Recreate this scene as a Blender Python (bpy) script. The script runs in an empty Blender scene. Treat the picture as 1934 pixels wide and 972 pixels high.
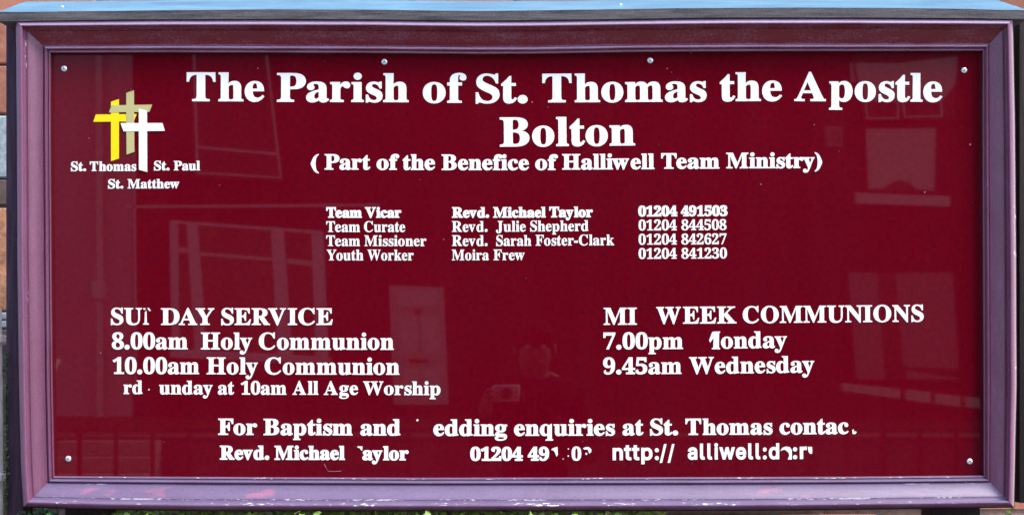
import bpy, bmesh, math, random
from mathutils import Vector, Matrix, geometry, noise as mnoise
random.seed(7)
R = math.radians
scene = bpy.context.scene
COL = scene.collection

# ------------------------------------------------------------------ camera
# the photograph is 1934 x 972; on the plane of the painted panel (y = 0) one of its pixels is one millimetre
D = 2.4                                   # camera to panel
PXC, PYC, ZC = 956.0, 742.0, 1.38         # foot of the camera's axis on the panel, in pixels, and its height
XC = (PXC - 967.0) / 1000.0
cam = bpy.data.cameras.new('camera')
cam.sensor_width = 36.0
cam.lens = 36.0 * D / 1.934
cam.shift_x = (967.0 - PXC) / 1934.0
cam.shift_y = (PYC - 486.0) / 1934.0
cam.clip_start = 0.01
cam.clip_end = 400.0
camo = bpy.data.objects.new('camera', cam)
camo.location = (XC, -D, ZC)
camo.rotation_euler = (R(90), 0, 0)
COL.objects.link(camo)
scene.camera = camo

# ------------------------------------------------------------------ light
SUN_EL, SUN_AZ = 52.0, 122.0     # azimuth measured from +Y (behind the board) towards +X
world = bpy.data.worlds.new('World')
scene.world = world
world.use_nodes = True
wn = world.node_tree
bg = wn.nodes['Background']
sky = wn.nodes.new('ShaderNodeTexSky')
sky.sky_type = 'NISHITA'
sky.sun_disc = False
sky.sun_elevation = R(SUN_EL)
sky.sun_rotation = R(SUN_AZ)
sky.air_density = 1.0
sky.dust_density = 1.5
wn.links.new(sky.outputs[0], bg.inputs[0])
bg.inputs[1].default_value = 0.15
sl = bpy.data.lights.new('sun', 'SUN')
sl.energy = 1.5
sl.angle = R(14.0)
sl.color = (1.0, 0.95, 0.88)
so = bpy.data.objects.new('sun', sl)
d = Vector((math.sin(R(SUN_AZ)) * math.cos(R(SUN_EL)), math.cos(R(SUN_AZ)) * math.cos(R(SUN_EL)), math.sin(R(SUN_EL))))
so.rotation_euler = d.to_track_quat('Z', 'Y').to_euler()
so.location = (2, 6, 8)
COL.objects.link(so)
scene.view_settings.view_transform = 'Standard'
scene.view_settings.look = 'None'
scene.view_settings.gamma = 1.0
scene.view_settings.use_curve_mapping = False
scene.view_settings.exposure = 1.6
scene.render.engine = 'CYCLES'
scene.cycles.max_bounces = 8

# ------------------------------------------------------------------ helpers
def U(px, py, dep=0.0):
    """pixel of the photograph -> point standing `dep` metres in front of the panel plane"""
    k = (D - dep) / D / 1000.0
    return Vector((XC + (px - PXC) * k, -dep, ZC + (PYC - py) * k))

def V(px, py, F):
    """pixel where something is mirrored in the panel -> its place on a plane F metres in front of the board"""
    k = (D + F) / D / 1000.0
    return Vector((XC + (px - PXC) * k, -F, ZC + (PYC - py) * k))

def link(o, parent=None):
    COL.objects.link(o)
    if parent is not None:
        o.parent = parent
    return o

def tag(o, label=None, cat=None, group=None, kind=None):
    if label: o['label'] = label
    if cat: o['category'] = cat
    if group: o['group'] = group
    if kind: o['kind'] = kind
    return o

def empty(name, loc=(0, 0, 0), label=None, cat=None, group=None, parent=None):
    o = bpy.data.objects.new(name, None)
    o.empty_display_size = 0.1
    link(o, parent)
    if parent is None:
        o.location = loc
    return tag(o, label, cat, group)

def meshobj(name, bm, mat, parent=None, smooth=None):
    me = bpy.data.meshes.new(name)
    bmesh.ops.recalc_face_normals(bm, faces=bm.faces)
    bm.to_mesh(me)
    bm.free()
    if mat is not None:
        for m in (mat if isinstance(mat, (list, tuple)) else [mat]):
            me.materials.append(m)
    if smooth is not None:
        for p in me.polygons: p.use_smooth = True
        me.set_sharp_from_angle(angle=R(smooth))
    o = bpy.data.objects.new(name, me)
    link(o, parent)
    if parent is not None:
        o.matrix_parent_inverse = Matrix.Translation(-parent_origin(parent))
    return o

def parent_origin(p):
    v = Vector((0, 0, 0))
    while p is not None:
        v += p.location
        p = p.parent
    return v

def box(bm, x0, x1, y0, y1, z0, z1, bev=0.0, seg=1):
    vs = [bm.verts.new(c) for c in ((x0,y0,z0),(x1,y0,z0),(x1,y1,z0),(x0,y1,z0),(x0,y0,z1),(x1,y0,z1),(x1,y1,z1),(x0,y1,z1))]
    fs = [bm.faces.new([vs[i] for i in f]) for f in ((0,1,2,3),(4,7,6,5),(0,4,5,1),(1,5,6,2),(2,6,7,3),(3,7,4,0))]
    if bev > 0:
        es = set(e for f in fs for e in f.edges)
        bmesh.ops.bevel(bm, geom=list(es), offset=bev, segments=seg, affect='EDGES', profile=0.5)
    return bm

def prism(bm, pts, off):
    """closed slab from a front outline (Vectors) and an offset vector to its back"""
    a = [bm.verts.new(p) for p in pts]
    b = [bm.verts.new(p + off) for p in pts]
    bm.faces.new(a)
    bm.faces.new(b[::-1])
    n = len(pts)
    for i in range(n):
        bm.faces.new((a[i], b[i], b[(i+1) % n], a[(i+1) % n]))
    return bm

def tube(bm, pts, rads, n=8):
    rings = []
    for i, p in enumerate(pts):
        p = Vector(p)
        q = Vector(pts[min(i+1, len(pts)-1)]) - Vector(pts[max(i-1, 0)])
        q.normalize()
        a = q.orthogonal().normalized()
        b = q.cross(a)
        r = rads[i] if isinstance(rads, (list, tuple)) else rads
        rings.append([bm.verts.new(p + (a*math.cos(t) + b*math.sin(t))*r) for t in [2*math.pi*k/n for k in range(n)]])
    for i in range(len(rings)-1):
        for k in range(n):
            bm.faces.new((rings[i][k], rings[i][(k+1)%n], rings[i+1][(k+1)%n], rings[i+1][k]))
    bm.faces.new(rings[0][::-1]); bm.faces.new(rings[-1])
    return bm

# ------------------------------------------------------------------ materials
class N:
    def __init__(s, name):
        s.m = bpy.data.materials.new(name)
        s.m.use_nodes = True
        s.t = s.m.node_tree
        s.b = s.t.nodes['Principled BSDF']
    def new(s, t, **kw):
        n = s.t.nodes.new(t)
        for k, v in kw.items(): setattr(n, k, v)
        return n
    def link(s, a, b):
        s.t.links.new(a, b)
    def put(s, sock, v):
        if hasattr(v, 'is_linked') or hasattr(v, 'links'): s.link(v, sock)
        else: sock.default_value = v
    def coord(s, kind='Object'):
        return s.new('ShaderNodeTexCoord').outputs[kind]
    def mapping(s, vec, scale=(1,1,1), loc=(0,0,0)):
        n = s.new('ShaderNodeMapping'); s.link(vec, n.inputs[0])
        n.inputs['Scale'].default_value = scale; n.inputs['Location'].default_value = loc
        return n.outputs[0]
    def noise(s, vec, scale=5.0, detail=4.0, rough=0.5, dist=0.0):
        n = s.new('ShaderNodeTexNoise'); s.link(vec, n.inputs['Vector'])
        n.inputs['Scale'].default_value = scale; n.inputs['Detail'].default_value = detail
        n.inputs['Roughness'].default_value = rough; n.inputs['Distortion'].default_value = dist
        return n.outputs[0]
    def ramp(s, fac, a, b, ca=(0,0,0,1), cb=(1,1,1,1)):
        n = s.new('ShaderNodeValToRGB'); s.link(fac, n.inputs[0])
        e = n.color_ramp.elements
        e[0].position = a; e[1].position = b; e[0].color = ca; e[1].color = cb
        return n.outputs[0]
    def math(s, op, a, b=0.0):
        n = s.new('ShaderNodeMath', operation=op)
        s.put(n.inputs[0], a); s.put(n.inputs[1], b)
        return n.outputs[0]
    def mix(s, fac, a, b):
        n = s.new('ShaderNodeMix', data_type='RGBA')
        s.put(n.inputs[0], fac)
        for k, v in ((6, a), (7, b)):
            if isinstance(v, tuple) and len(v) == 3: v = v + (1,)
            s.put(n.inputs[k], v)
        return n.outputs[2]
    def bump(s, h, strength=0.3, dist=0.001):
        n = s.new('ShaderNodeBump'); s.link(h, n.inputs['Height'])
        n.inputs['Strength'].default_value = strength; n.inputs['Distance'].default_value = dist
        s.link(n.outputs[0], s.b.inputs['Normal'])
    def set(s, **kw):
        names = {'color':'Base Color','rough':'Roughness','metal':'Metallic','spec':'Specular IOR Level','ior':'IOR',
                 'coat':'Coat Weight','coatr':'Coat Roughness','coatior':'Coat IOR','sheen':'Sheen Weight'}
        for k, v in kw.items():
            if isinstance(v, tuple) and len(v) == 3: v = v + (1,)
            s.put(s.b.inputs[names[k]], v)
        return s.m

def simple(name, col, rough=0.6, var=0.25, scale=20.0, bump=0.0, **kw):
    m = N(name)
    c = m.coord()
    n = m.noise(c, scale, 6.0, 0.6)
    a = tuple(x*(1-var) for x in col); b = tuple(min(1, x*(1+var)) for x in col)
    m.set(color=m.mix(m.ramp(n, 0.3, 0.7), a, b), rough=rough, **kw)
    if bump: m.bump(n, bump, 0.003)
    return m.m

# painted panel: glossy maroon acrylic, a few dust marks and faint mottling
def mat_panel():
    m = N('glossy maroon panel')
    c = m.coord()
    n = m.noise(c, 3.0, 3.0, 0.5)
    fine = m.noise(c, 420.0, 2.0, 0.6)
    col = m.mix(m.ramp(n, 0.3, 0.7), (0.106, 0.0, 0.0020), (0.122, 0.0, 0.0032))
    mid = m.noise(c, 150.0, 3.0, 0.6)
    col = m.mix(m.math('MULTIPLY', m.ramp(fine, 0.35, 0.65), 0.55), col, (0.085, 0.0015, 0.014))
    col = m.mix(m.math('MULTIPLY', m.ramp(mid, 0.38, 0.66), 0.22), col, (0.155, 0.004, 0.008))
    streak = m.noise(m.mapping(c, (9.0, 9.0, 3.0)), 1.0, 6.0, 0.65)
    col = m.mix(m.math('MULTIPLY', m.ramp(streak, 0.45, 0.80), 0.10), col, (0.15, 0.025, 0.040))
    dust = m.ramp(m.noise(c, 95.0, 1.0, 0.4), 0.785, 0.81)
    col = m.mix(m.math('MULTIPLY', dust, 0.22), col, (0.42, 0.24, 0.26))
    blot = m.noise(c, 95.0, 4.0, 0.7)
    col = m.mix(m.math('MULTIPLY', m.ramp(blot, 0.42, 0.66), 0.50), col, (0.070, 0.0, 0.012))
    blot2 = m.noise(m.mapping(c, (1, 1, 1), (5, 2, 3)), 110.0, 4.0, 0.7)
    col = m.mix(m.math('MULTIPLY', m.ramp(blot2, 0.45, 0.70), 0.40), col, (0.175, 0.0, 0.002))
    m.set(color=col, rough=0.02, ior=1.48)
    return m.m

# weathered gloss paint of the moulding, sky sheen and shade painted into its colour; UV = (metres along the rail, 0..1 across the profile)
def mat_rail(name, base, sky_sheen, sheen_bands, chips, patches=0.0, seed=0.0, edge=None):
    m = N(name)
    uv = m.coord('UV')
    sep = m.new('ShaderNodeSeparateXYZ'); m.link(uv, sep.inputs[0])
    u, w = sep.outputs[0], sep.outputs[1]
    c = m.coord()
    cloud = m.noise(m.mapping(uv, (7.0, 2.0, 1.0), (seed, 0, 0)), 1.6, 5.0, 0.6)
    fine = m.noise(c, 260.0, 3.0, 0.6)
    grain = m.noise(m.mapping(uv, (6.0, 60.0, 1.0), (seed, seed, 0)), 2.0, 4.0, 0.6)
    # painted sky sheen per band across the profile, low where shade falls: list of (w position, amount)
    r = m.new('ShaderNodeValToRGB'); m.link(w, r.inputs[0])
    e = r.color_ramp.elements
    while len(e) < len(sheen_bands): e.new(0.5)
    for k, (p, a) in enumerate(sheen_bands):
        e[k].position = p; e[k].color = (a, a, a, 1)
    amt = m.math('ADD', r.outputs[0], m.math('MULTIPLY', m.math('SUBTRACT', cloud, 0.5), 0.55))
    amt = m.math('ADD', amt, m.math('MULTIPLY', m.math('SUBTRACT', fine, 0.5), 0.60))
    amt = m.math('ADD', amt, m.math('MULTIPLY', m.math('SUBTRACT', grain, 0.5), 0.45))
    n = m.new('ShaderNodeClamp'); m.link(amt, n.inputs[0]); amt = n.outputs[0]
    col = m.mix(amt, base, sky_sheen)
    if patches > 0:
        p = m.noise(m.mapping(uv, (9.0, 1.4, 1.0), (3.1 + seed, 0.4, 0)), 1.3, 3.0, 0.55)
        pm = m.math('MULTIPLY', m.ramp(p, 0.62, 0.70), m.ramp(w, 0.34, 0.42))
        pm = m.math('MULTIPLY', pm, m.ramp(w, 0.70, 0.78, (1,1,1,1), (0,0,0,1)))
        col = m.mix(m.math('MULTIPLY', pm, patches), col, (0.62, 0.16, 0.24))
    if edge: col = m.mix(m.math('LESS_THAN', w, 0.065), col, edge)
    tot = None
    for (wc, wd, fr, t) in chips:
        band = m.math('LESS_THAN', m.math('ABSOLUTE', m.math('SUBTRACT', w, wc)), wd)
        cn = m.noise(m.mapping(uv, (fr, 26.0, 1.0), (wc*37 + seed, 0, 0)), 1.0, 5.0, 0.7)
        big = m.noise(m.mapping(uv, (fr*0.12, 1.0, 1.0), (wc*11 + seed*3, 2.0, 0)), 1.0, 1.0, 0.5)
        cm = m.math('ADD', cn, m.math('MULTIPLY', m.math('SUBTRACT', big, 0.5), 0.5))
        cm = m.math('MULTIPLY', m.ramp(cm, t, t + 0.02), band)
        tot = cm if tot is None else m.math('MAXIMUM', tot, cm)
    if tot is not None:
        col = m.mix(tot, col, (0.86, 0.86, 0.82))
    m.set(color=col, rough=m.math('ADD', m.math('MULTIPLY', amt, 0.12), 0.30), spec=0.5)
    h = m.math('ADD', m.math('MULTIPLY', fine, 0.4), m.math('MULTIPLY', grain, 0.6))
    m.bump(h, 0.35, 0.0015)
    return m.m

def mat_wood(name, a, b, rough=0.7, scale=(3, 60, 60), spec=0.3):
    m = N(name)
    c = m.coord()
    g = m.noise(m.mapping(c, scale), 2.0, 6.0, 0.65, 0.4)
    f = m.noise(c, 300.0, 3.0, 0.6)
    k = m.math('ADD', m.math('MULTIPLY', g, 0.7), m.math('MULTIPLY', f, 0.3))
    m.set(color=m.mix(m.ramp(k, 0.35, 0.65), a, b), rough=rough, spec=spec)
    m.bump(k, 0.5, 0.002)
    return m.m

def mat_brick_piece(name, a, b, scale=60.0):
    m = N(name)
    info = m.new('ShaderNodeObjectInfo')
    c = m.coord()
    n = m.noise(c, scale, 6.0, 0.65)
    col = m.mix(m.ramp(n, 0.3, 0.7), a, b)
    hsv = m.new('ShaderNodeHueSaturation')
    m.link(col, hsv.inputs['Color'])
    m.link(m.math('ADD', m.math('MULTIPLY', info.outputs['Random'], 0.6), 0.7), hsv.inputs['Value'])
    m.set(color=hsv.outputs[0], rough=0.9)
    m.bump(n, 0.5, 0.003)
    return m.m

def mat_facade(name, a, b, mort):
    m = N(name)
    c = m.coord()
    sep = m.new('ShaderNodeSeparateXYZ'); m.link(c, sep.inputs[0])
    cmb = m.new('ShaderNodeCombineXYZ'); m.link(sep.outputs[0], cmb.inputs[0]); m.link(sep.outputs[2], cmb.inputs[1])
    br = m.new('ShaderNodeTexBrick'); m.link(cmb.outputs[0], br.inputs['Vector'])
    br.inputs['Scale'].default_value = 1.0
    br.inputs['Brick Width'].default_value = 0.225; br.inputs['Row Height'].default_value = 0.075
    br.inputs['Mortar Size'].default_value = 0.005
    br.inputs['Color1'].default_value = a + (1,); br.inputs['Color2'].default_value = b + (1,)
    br.inputs['Mortar'].default_value = mort + (1,)
    n = m.noise(c, 1.2, 5.0, 0.6)
    m.set(color=m.mix(m.math('MULTIPLY', m.ramp(n, 0.3, 0.8), 0.3), br.outputs[0], (0.05, 0.03, 0.03)), rough=0.9)
    m.bump(br.outputs[1], 0.4, -0.01)
    return m.m

M = {}
M['panel'] = mat_panel()
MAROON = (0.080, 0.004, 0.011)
SHEEN_LILAC = (0.195, 0.076, 0.152)  # lavender sky sheen painted over the maroon
M['rail_top'] = mat_rail('maroon rail paint with painted sheen', (0.150, 0.003, 0.012), (0.50, 0.33, 0.50),
    [(0.0, 1.0), (0.13, 1.0), (0.19, 0.15), (0.35, -0.1), (0.74, -0.05), (0.82, 0.9), (0.88, 0.0), (0.95, 0.6), (1.0, 0.0)],
    [(0.035, 0.03, 40.0, 0.64), (0.83, 0.03, 60.0, 0.72)], 0.0, 1.7)  # bright rim and beads are painted sheen, dark groove and cove painted shade
M['rail_left'] = mat_rail('faded maroon rail paint', MAROON, SHEEN_LILAC,
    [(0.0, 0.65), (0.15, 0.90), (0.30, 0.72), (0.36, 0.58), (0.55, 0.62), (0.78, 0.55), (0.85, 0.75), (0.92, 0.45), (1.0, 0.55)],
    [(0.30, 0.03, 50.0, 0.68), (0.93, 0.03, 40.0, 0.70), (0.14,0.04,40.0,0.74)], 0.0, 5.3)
M['rail_right'] = mat_rail('sheen-tinted maroon rail paint', MAROON, (0.26, 0.10, 0.185),
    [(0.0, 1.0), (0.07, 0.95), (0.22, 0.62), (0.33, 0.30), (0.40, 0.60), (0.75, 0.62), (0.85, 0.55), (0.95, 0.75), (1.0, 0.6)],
    [(0.80, 0.02, 22.0, 0.76), (0.05, 0.03, 60.0, 0.66)], 0.0, 9.1, (0.30, 0.24, 0.25))  # mauve sky sheen and the pale edge highlight are painted colours
M['rail_bottom'] = mat_rail('sheen-tinted lilac rail paint', (0.06, 0.006, 0.035), (0.185, 0.130, 0.230),
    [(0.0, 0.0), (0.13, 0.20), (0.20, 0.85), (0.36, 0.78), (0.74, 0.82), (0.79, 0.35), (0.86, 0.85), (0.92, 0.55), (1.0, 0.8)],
    [(0.335, 0.018, 90.0, 0.555), (0.20, 0.045, 75.0, 0.61), (0.765, 0.012, 40.0, 0.66), (0.955, 0.02, 90.0, 0.62), (0.45, 0.12, 60.0, 0.77)], 0.33, 2.9)  # upward faces carry painted sky sheen, the underside is painted dark
M['letter'] = simple('white vinyl', (0.88, 0.865, 0.81), 0.35, 0.02, 30.0)
M['yellow'] = simple('yellow vinyl', (0.88, 0.66, 0.0), 0.3, 0.03, 30.0)
M['tan'] = simple('tan vinyl', (0.48, 0.44, 0.19), 0.35, 0.04, 30.0)
M['zinc'] = simple('zinc screw', (0.86, 0.89, 0.90), 0.3, 0.1, 400.0, metal=0.6)
M['slot'] = simple('screw slot shadow metal', (0.10, 0.12, 0.13), 0.6, 0.1, 200.0)
M['cap_top'] = mat_wood('sky-tinted cap paint', (0.065, 0.20, 0.33), (0.17, 0.38, 0.50), 0.30, (3, 14, 14), 0.6)  # blue of the reflected sky put into the base colour
M['cap_edge'] = mat_wood('weathered grey timber', (0.030, 0.028, 0.034), (0.135, 0.12, 0.125), 0.8, (6, 80, 80))
M['stile'] = mat_wood('dark stained timber', (0.034, 0.014, 0.028), (0.095, 0.050, 0.080), 0.75, (60, 60, 4))
M['stile_r'] = mat_wood('dark brown timber', (0.010, 0.006, 0.007), (0.035, 0.025, 0.024), 0.8, (60, 60, 4))
M['mortar'] = simple('grey mortar', (0.30, 0.26, 0.24), 0.95, 0.3, 60.0, 0.4)
M['brick'] = mat_brick_piece('orange brick', (0.28, 0.09, 0.055), (0.46, 0.20, 0.13))
M['pale_stone'] = simple('pale grey stone', (0.32, 0.38, 0.40), 0.85, 0.35, 70.0, 0.2)
M['orange_stone'] = simple('orange sandstone', (0.50, 0.23, 0.13), 0.9, 0.5, 60.0, 0.3)
M['dark_stone'] = simple('sooty stone', (0.12, 0.08, 0.07), 0.9, 0.3, 40.0, 0.3)
M['slate'] = simple('blue grey stone', (0.30, 0.32, 0.38), 0.9, 0.2, 40.0, 0.2)

# ------------------------------------------------------------------ the notice board
board = empty('notice_board', (0, 0, 0), 'framed maroon parish notice board with white lettering on dark timber legs', 'notice board')

def interp(pts, x):
    for i in range(len(pts)-1):
        if x <= pts[i+1][0] or i == len(pts)-2:
            a, b = pts[i], pts[i+1]
            t = (x - a[0]) / (b[0] - a[0])
            t = max(-0.2, min(1.2, t))
            return a[1] + (b[1] - a[1]) * t

# inner and outer outline of the frame in photograph pixels (slightly bowed, as the timber is)
IN_TOP = [(97,101),(300,100.2),(700,101.5),(900,103.2),(1000,103),(1200,99.5),(1400,98.2),(1600,98),(1855,97.5)]
IN_BOT = [(103.5,898),(400,899.5),(800,901),(1200,900.2),(1600,899),(1857,896.7)]
IN_L = [(101,97),(240,96.5),(480,98),(720,100),(898,103.5)]          # y -> x
IN_R = [(97.5,1855),(240,1854.5),(480,1855.5),(700,1856.5),(896.7,1857)]
OUT_TOP = [(28,38),(300,36),(500,35.5),(700,36.2),(800,37.5),(900,38.3),(1000,38),(1100,36.5),(1200,35.2),(1400,33),(1600,33),(1914,34.5)]
OUT_BOT = [(43,957.5),(200,962),(400,964.5),(800,965),(1200,964.5),(1500,963),(1700,960.7),(1916,957.5)]
OUT_L = [(38,28),(240,30),(480,31),(720,34),(880,38),(957.5,43)]
OUT_R = [(34.5,1914),(240,1918),(480,1920),(732,1921),(957.5,1916)]

PROF = [(0.0,-6),(0.0,31),(0.012,29),(0.04,33.5),(0.08,36.8),(0.125,38.5),(0.165,38.3),(0.195,36.6),(0.215,33.5),(0.228,29.5),(0.240,27.0),(0.27,26.2),(0.33,25.6),(0.345,26.2),(0.38,25.4),(0.45,22.8),(0.52,20.2),(0.60,17.6),(0.68,15.6),(0.74,14.4),(0.775,14.0),
        (0.787,12.0),(0.797,13.8),(0.812,15.6),(0.835,16.6),(0.86,16.2),(0.885,13.8),(0.897,10.6),(0.915,10.2),(0.93,11.2),(0.948,11.8),
        (0.966,11.0),(0.985,8.2),(0.994,5.0),(0.996,-0.5)]

def rail(kind, mat, label=None):
    n = 60
    bm = bmesh.new()
    uvl = bm.loops.layers.uv.new('UVMap')
    rows = []; uvs = []
    length = 0.0; prev = None
    for i in range(n+1):
        t = i / n
        # a frame is never dead straight: sub-millimetre waviness
        wob = 0.35 * mnoise.noise(Vector((t*9.0, {'top':1,'bottom':7,'left':13,'right':21}[kind], 0)))
        if kind in ('top', 'bottom'):
            ti, to = (IN_TOP, OUT_TOP) if kind == 'top' else (IN_BOT, OUT_BOT)
            xi = ti[0][0] + (ti[-1][0]-ti[0][0])*t; xo = to[0][0] + (to[-1][0]-to[0][0])*t
            pi = (xi, interp(ti, xi)); po = (xo, interp(to, xo) + wob)
        else:
            ti, to = (IN_L, OUT_L) if kind == 'left' else (IN_R, OUT_R)
            yi = ti[0][0] + (ti[-1][0]-ti[0][0])*t; yo = to[0][0] + (to[-1][0]-to[0][0])*t
            pi = (interp(ti, yi), yi); po = (interp(to, yo) + wob, yo)
        row = []; ur = []
        for w, dp in PROF:
            px = po[0] + (pi[0]-po[0])*w; py = po[1] + (pi[1]-po[1])*w
            row.append(bm.verts.new(U(px, py, dp/1000.0)))
            ur.append(w)
        mid = U((pi[0]+po[0])/2, (pi[1]+po[1])/2, 0.02)
        if prev is not None: length += (mid-prev).length
        prev = mid
        rows.append(row); uvs.append((length, ur))
    for i in range(n):
        for k in range(len(PROF)-1):
            f = bm.faces.new((rows[i][k], rows[i+1][k], rows[i+1][k+1], rows[i][k+1]))
            f.smooth = True
            for l, (a, b) in zip(f.loops, ((i,k),(i+1,k),(i+1,k+1),(i,k+1))):
                l[uvl].uv = (uvs[a][0], uvs[a][1][b])
        f = bm.faces.new((rows[i][-1], rows[i+1][-1], rows[i+1][0], rows[i][0]))
    bm.faces.new(rows[0]); bm.faces.new(rows[-1][::-1])
    o = meshobj('frame_rail', bm, mat, board, 38)
    if label: o['label'] = label
    return o
rail('top', M['rail_top'], 'top rail under the cap, its shade and rim sheen painted in')
rail('bottom', M['rail_bottom'], 'bottom rail with chipped paint, lilac sky sheen painted in')
rail('left', M['rail_left'], 'left rail with mauve sky sheen painted in')
rail('right', M['rail_right'], 'right rail with mauve sky sheen and edge highlight painted in')

# panel, backing board, side stiles, legs
bm = bmesh.new()
a = U(84, 88); b = U(1868, 910)
box(bm, a.x, b.x, 0.0, 0.004, b.z, a.z)
meshobj('panel', bm, M['panel'], board)
bm = bmesh.new()
a = U(45, 40); b = U(1912, 950)
box(bm, a.x, b.x, 0.0065, 0.022, b.z, a.z)
meshobj('backing_board', bm, M['stile_r'], board)
def timber(name, px0, px1, py0, py1, y0, y1, mat, z0=None, label=None):
    bm = bmesh.new()
    a = U(px0, py0, -y0); b = U(px1, py1, -y0)
    box(bm, a.x, b.x, y0, y1, b.z if z0 is None else z0, a.z, 0.003, 2)
    o = meshobj(name, bm, mat, board, 40)
    if label: o['label'] = label
    return o
timber('side_stile', 10.5, 44, 41, 1010, 0.0235, 0.075, M['stile'])
timber('side_stile', 1925, 1985, 37, 949, 0.0235, 0.075, M['stile_r'])
timber('leg', 122, 198, 60, 960, 0.0236, 0.095, M['stile_r'], -0.3)
timber('leg', 1762, 1852, 60, 960, 0.0236, 0.095, M['stile_r'], -0.3)

# sloping cap board
CAPF_T = [(-3,22.5),(60,22.8),(150,21.5),(300,20),(400,19),(500,18),(700,18.8),(800,20.2),(900,21),(1000,20.2),(1100,18.6),(1200,17.4),(1300,15.6),(1500,14.6),(1700,15.5),(1834,17.5),(1942,20)]
CAPF_B = [(-3,40),(28,40),(150,38),(300,36.6),(500,36),(700,36.6),(800,37.9),(900,38.7),(1000,38.4),(1100,37),(1200,35.6),(1300,33.8),(1400,33.2),(1600,33.2),(1834,34.4),(1942,36.5)]
CAPK = [(47,3.5),(200,1.8),(350,0.6),(500,0.0),(700,0.6),(900,2.4),(1100,1.5),(1200,-0.4),(1500,-1.2),(1800,-0.2),(1884,0.5)]
def cap():
    bm = bmesh.new(); n = 90
    top, bot, back, backb = [], [], [], []
    for i in range(n+1):
        t = i/n
        x = -3 + (1942+3)*t; xb = 47 + (1884-47)*t
        j = 0.5*mnoise.noise(Vector((x*0.02, 3, 0))) + 0.35*mnoise.noise(Vector((x*0.11, 8, 0)))
        top.append(bm.verts.new(U(x, interp(CAPF_T, x)+j*1.0, 0.0405)))
        bot.append(bm.verts.new(U(x, interp(CAPF_B, x)+j*0.5, 0.0405)))
        p = U(xb, interp(CAPK, xb), -0.07)
        back.append(bm.verts.new(p))
        backb.append(bm.verts.new((p.x, p.y, bot[-1].co.z)))
    rings = (bot, top, back, backb)
    for i in range(n):
        for k in range(4):
            f = bm.faces.new((rings[k][i], rings[k][i+1], rings[(k+1)%4][i+1], rings[(k+1)%4][i]))
            f.material_index = 1 if k == 1 else 0
    bm.faces.new([r[0] for r in rings][::-1]); bm.faces.new([r[-1] for r in rings])
    o = meshobj('cap', bm, [M['cap_edge'], M['cap_top']], board)
    o['label'] = 'sloping cap board, blue sky reflection painted on top, with a weathered grey edge'
cap()
for px, py, dp in ((118,13.5,-0.010),(1172,9.5,-0.010)):
    c = U(px, py, dp); bm = bmesh.new(); bmesh.ops.create_uvsphere(bm, u_segments=14, v_segments=8, radius=0.0038)
    for v in bm.verts: v.co = Vector((v.co.x, v.co.y, v.co.z*0.6)) + c
    meshobj('nail', bm, M['zinc'], board, 60)

# screws
for k, (px, py) in enumerate(((121,130),(726,117),(1228,114.5),(1821,133),(129,865.5),(1831.5,870.5))):
    bm = bmesh.new(); c = U(px, py)
    r0 = 0.0056
    rings = []
    for (r, h) in ((1.0, 0.0), (0.97, 0.0010), (0.80, 0.0020), (0.5, 0.0026), (0.2, 0.0028)):
        rings.append([bm.verts.new((r0*r*math.cos(2*math.pi*j/20), -h, r0*r*math.sin(2*math.pi*j/20))) for j in range(20)])
    for i in range(4):
        for j in range(20):
            bm.faces.new((rings[i][j], rings[i][(j+1)%20], rings[i+1][(j+1)%20], rings[i+1][j]))
    bm.faces.new(rings[-1])
    me = bpy.data.meshes.new('screw')
    bmesh.ops.recalc_face_normals(bm, faces=bm.faces)
    bm.to_mesh(me); bm.free(); me.materials.append(M['zinc'])
    for p in me.polygons: p.use_smooth = True
    o = bpy.data.objects.new('screw', me); link(o, board); o.location = (c.x, -0.0001, c.z)
    bm = bmesh.new()
    for ang in (0.3 + k, 0.3 + k + math.pi/2):
        ca, sa = math.cos(ang), math.sin(ang)
        pts = [Vector((x*ca - z*sa, -0.0028 - (0.0001 if ang > 1.5+k else 0), x*sa + z*ca)) for x, z in ((-0.0028,-0.0005),(0.0028,-0.0005),(0.0028,0.0005),(-0.0028,0.0005))]
        prism(bm, pts, Vector((0, 0.0012, 0)))
    s = meshobj('cross_slot', bm, M['slot'], None); s.parent = o

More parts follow.
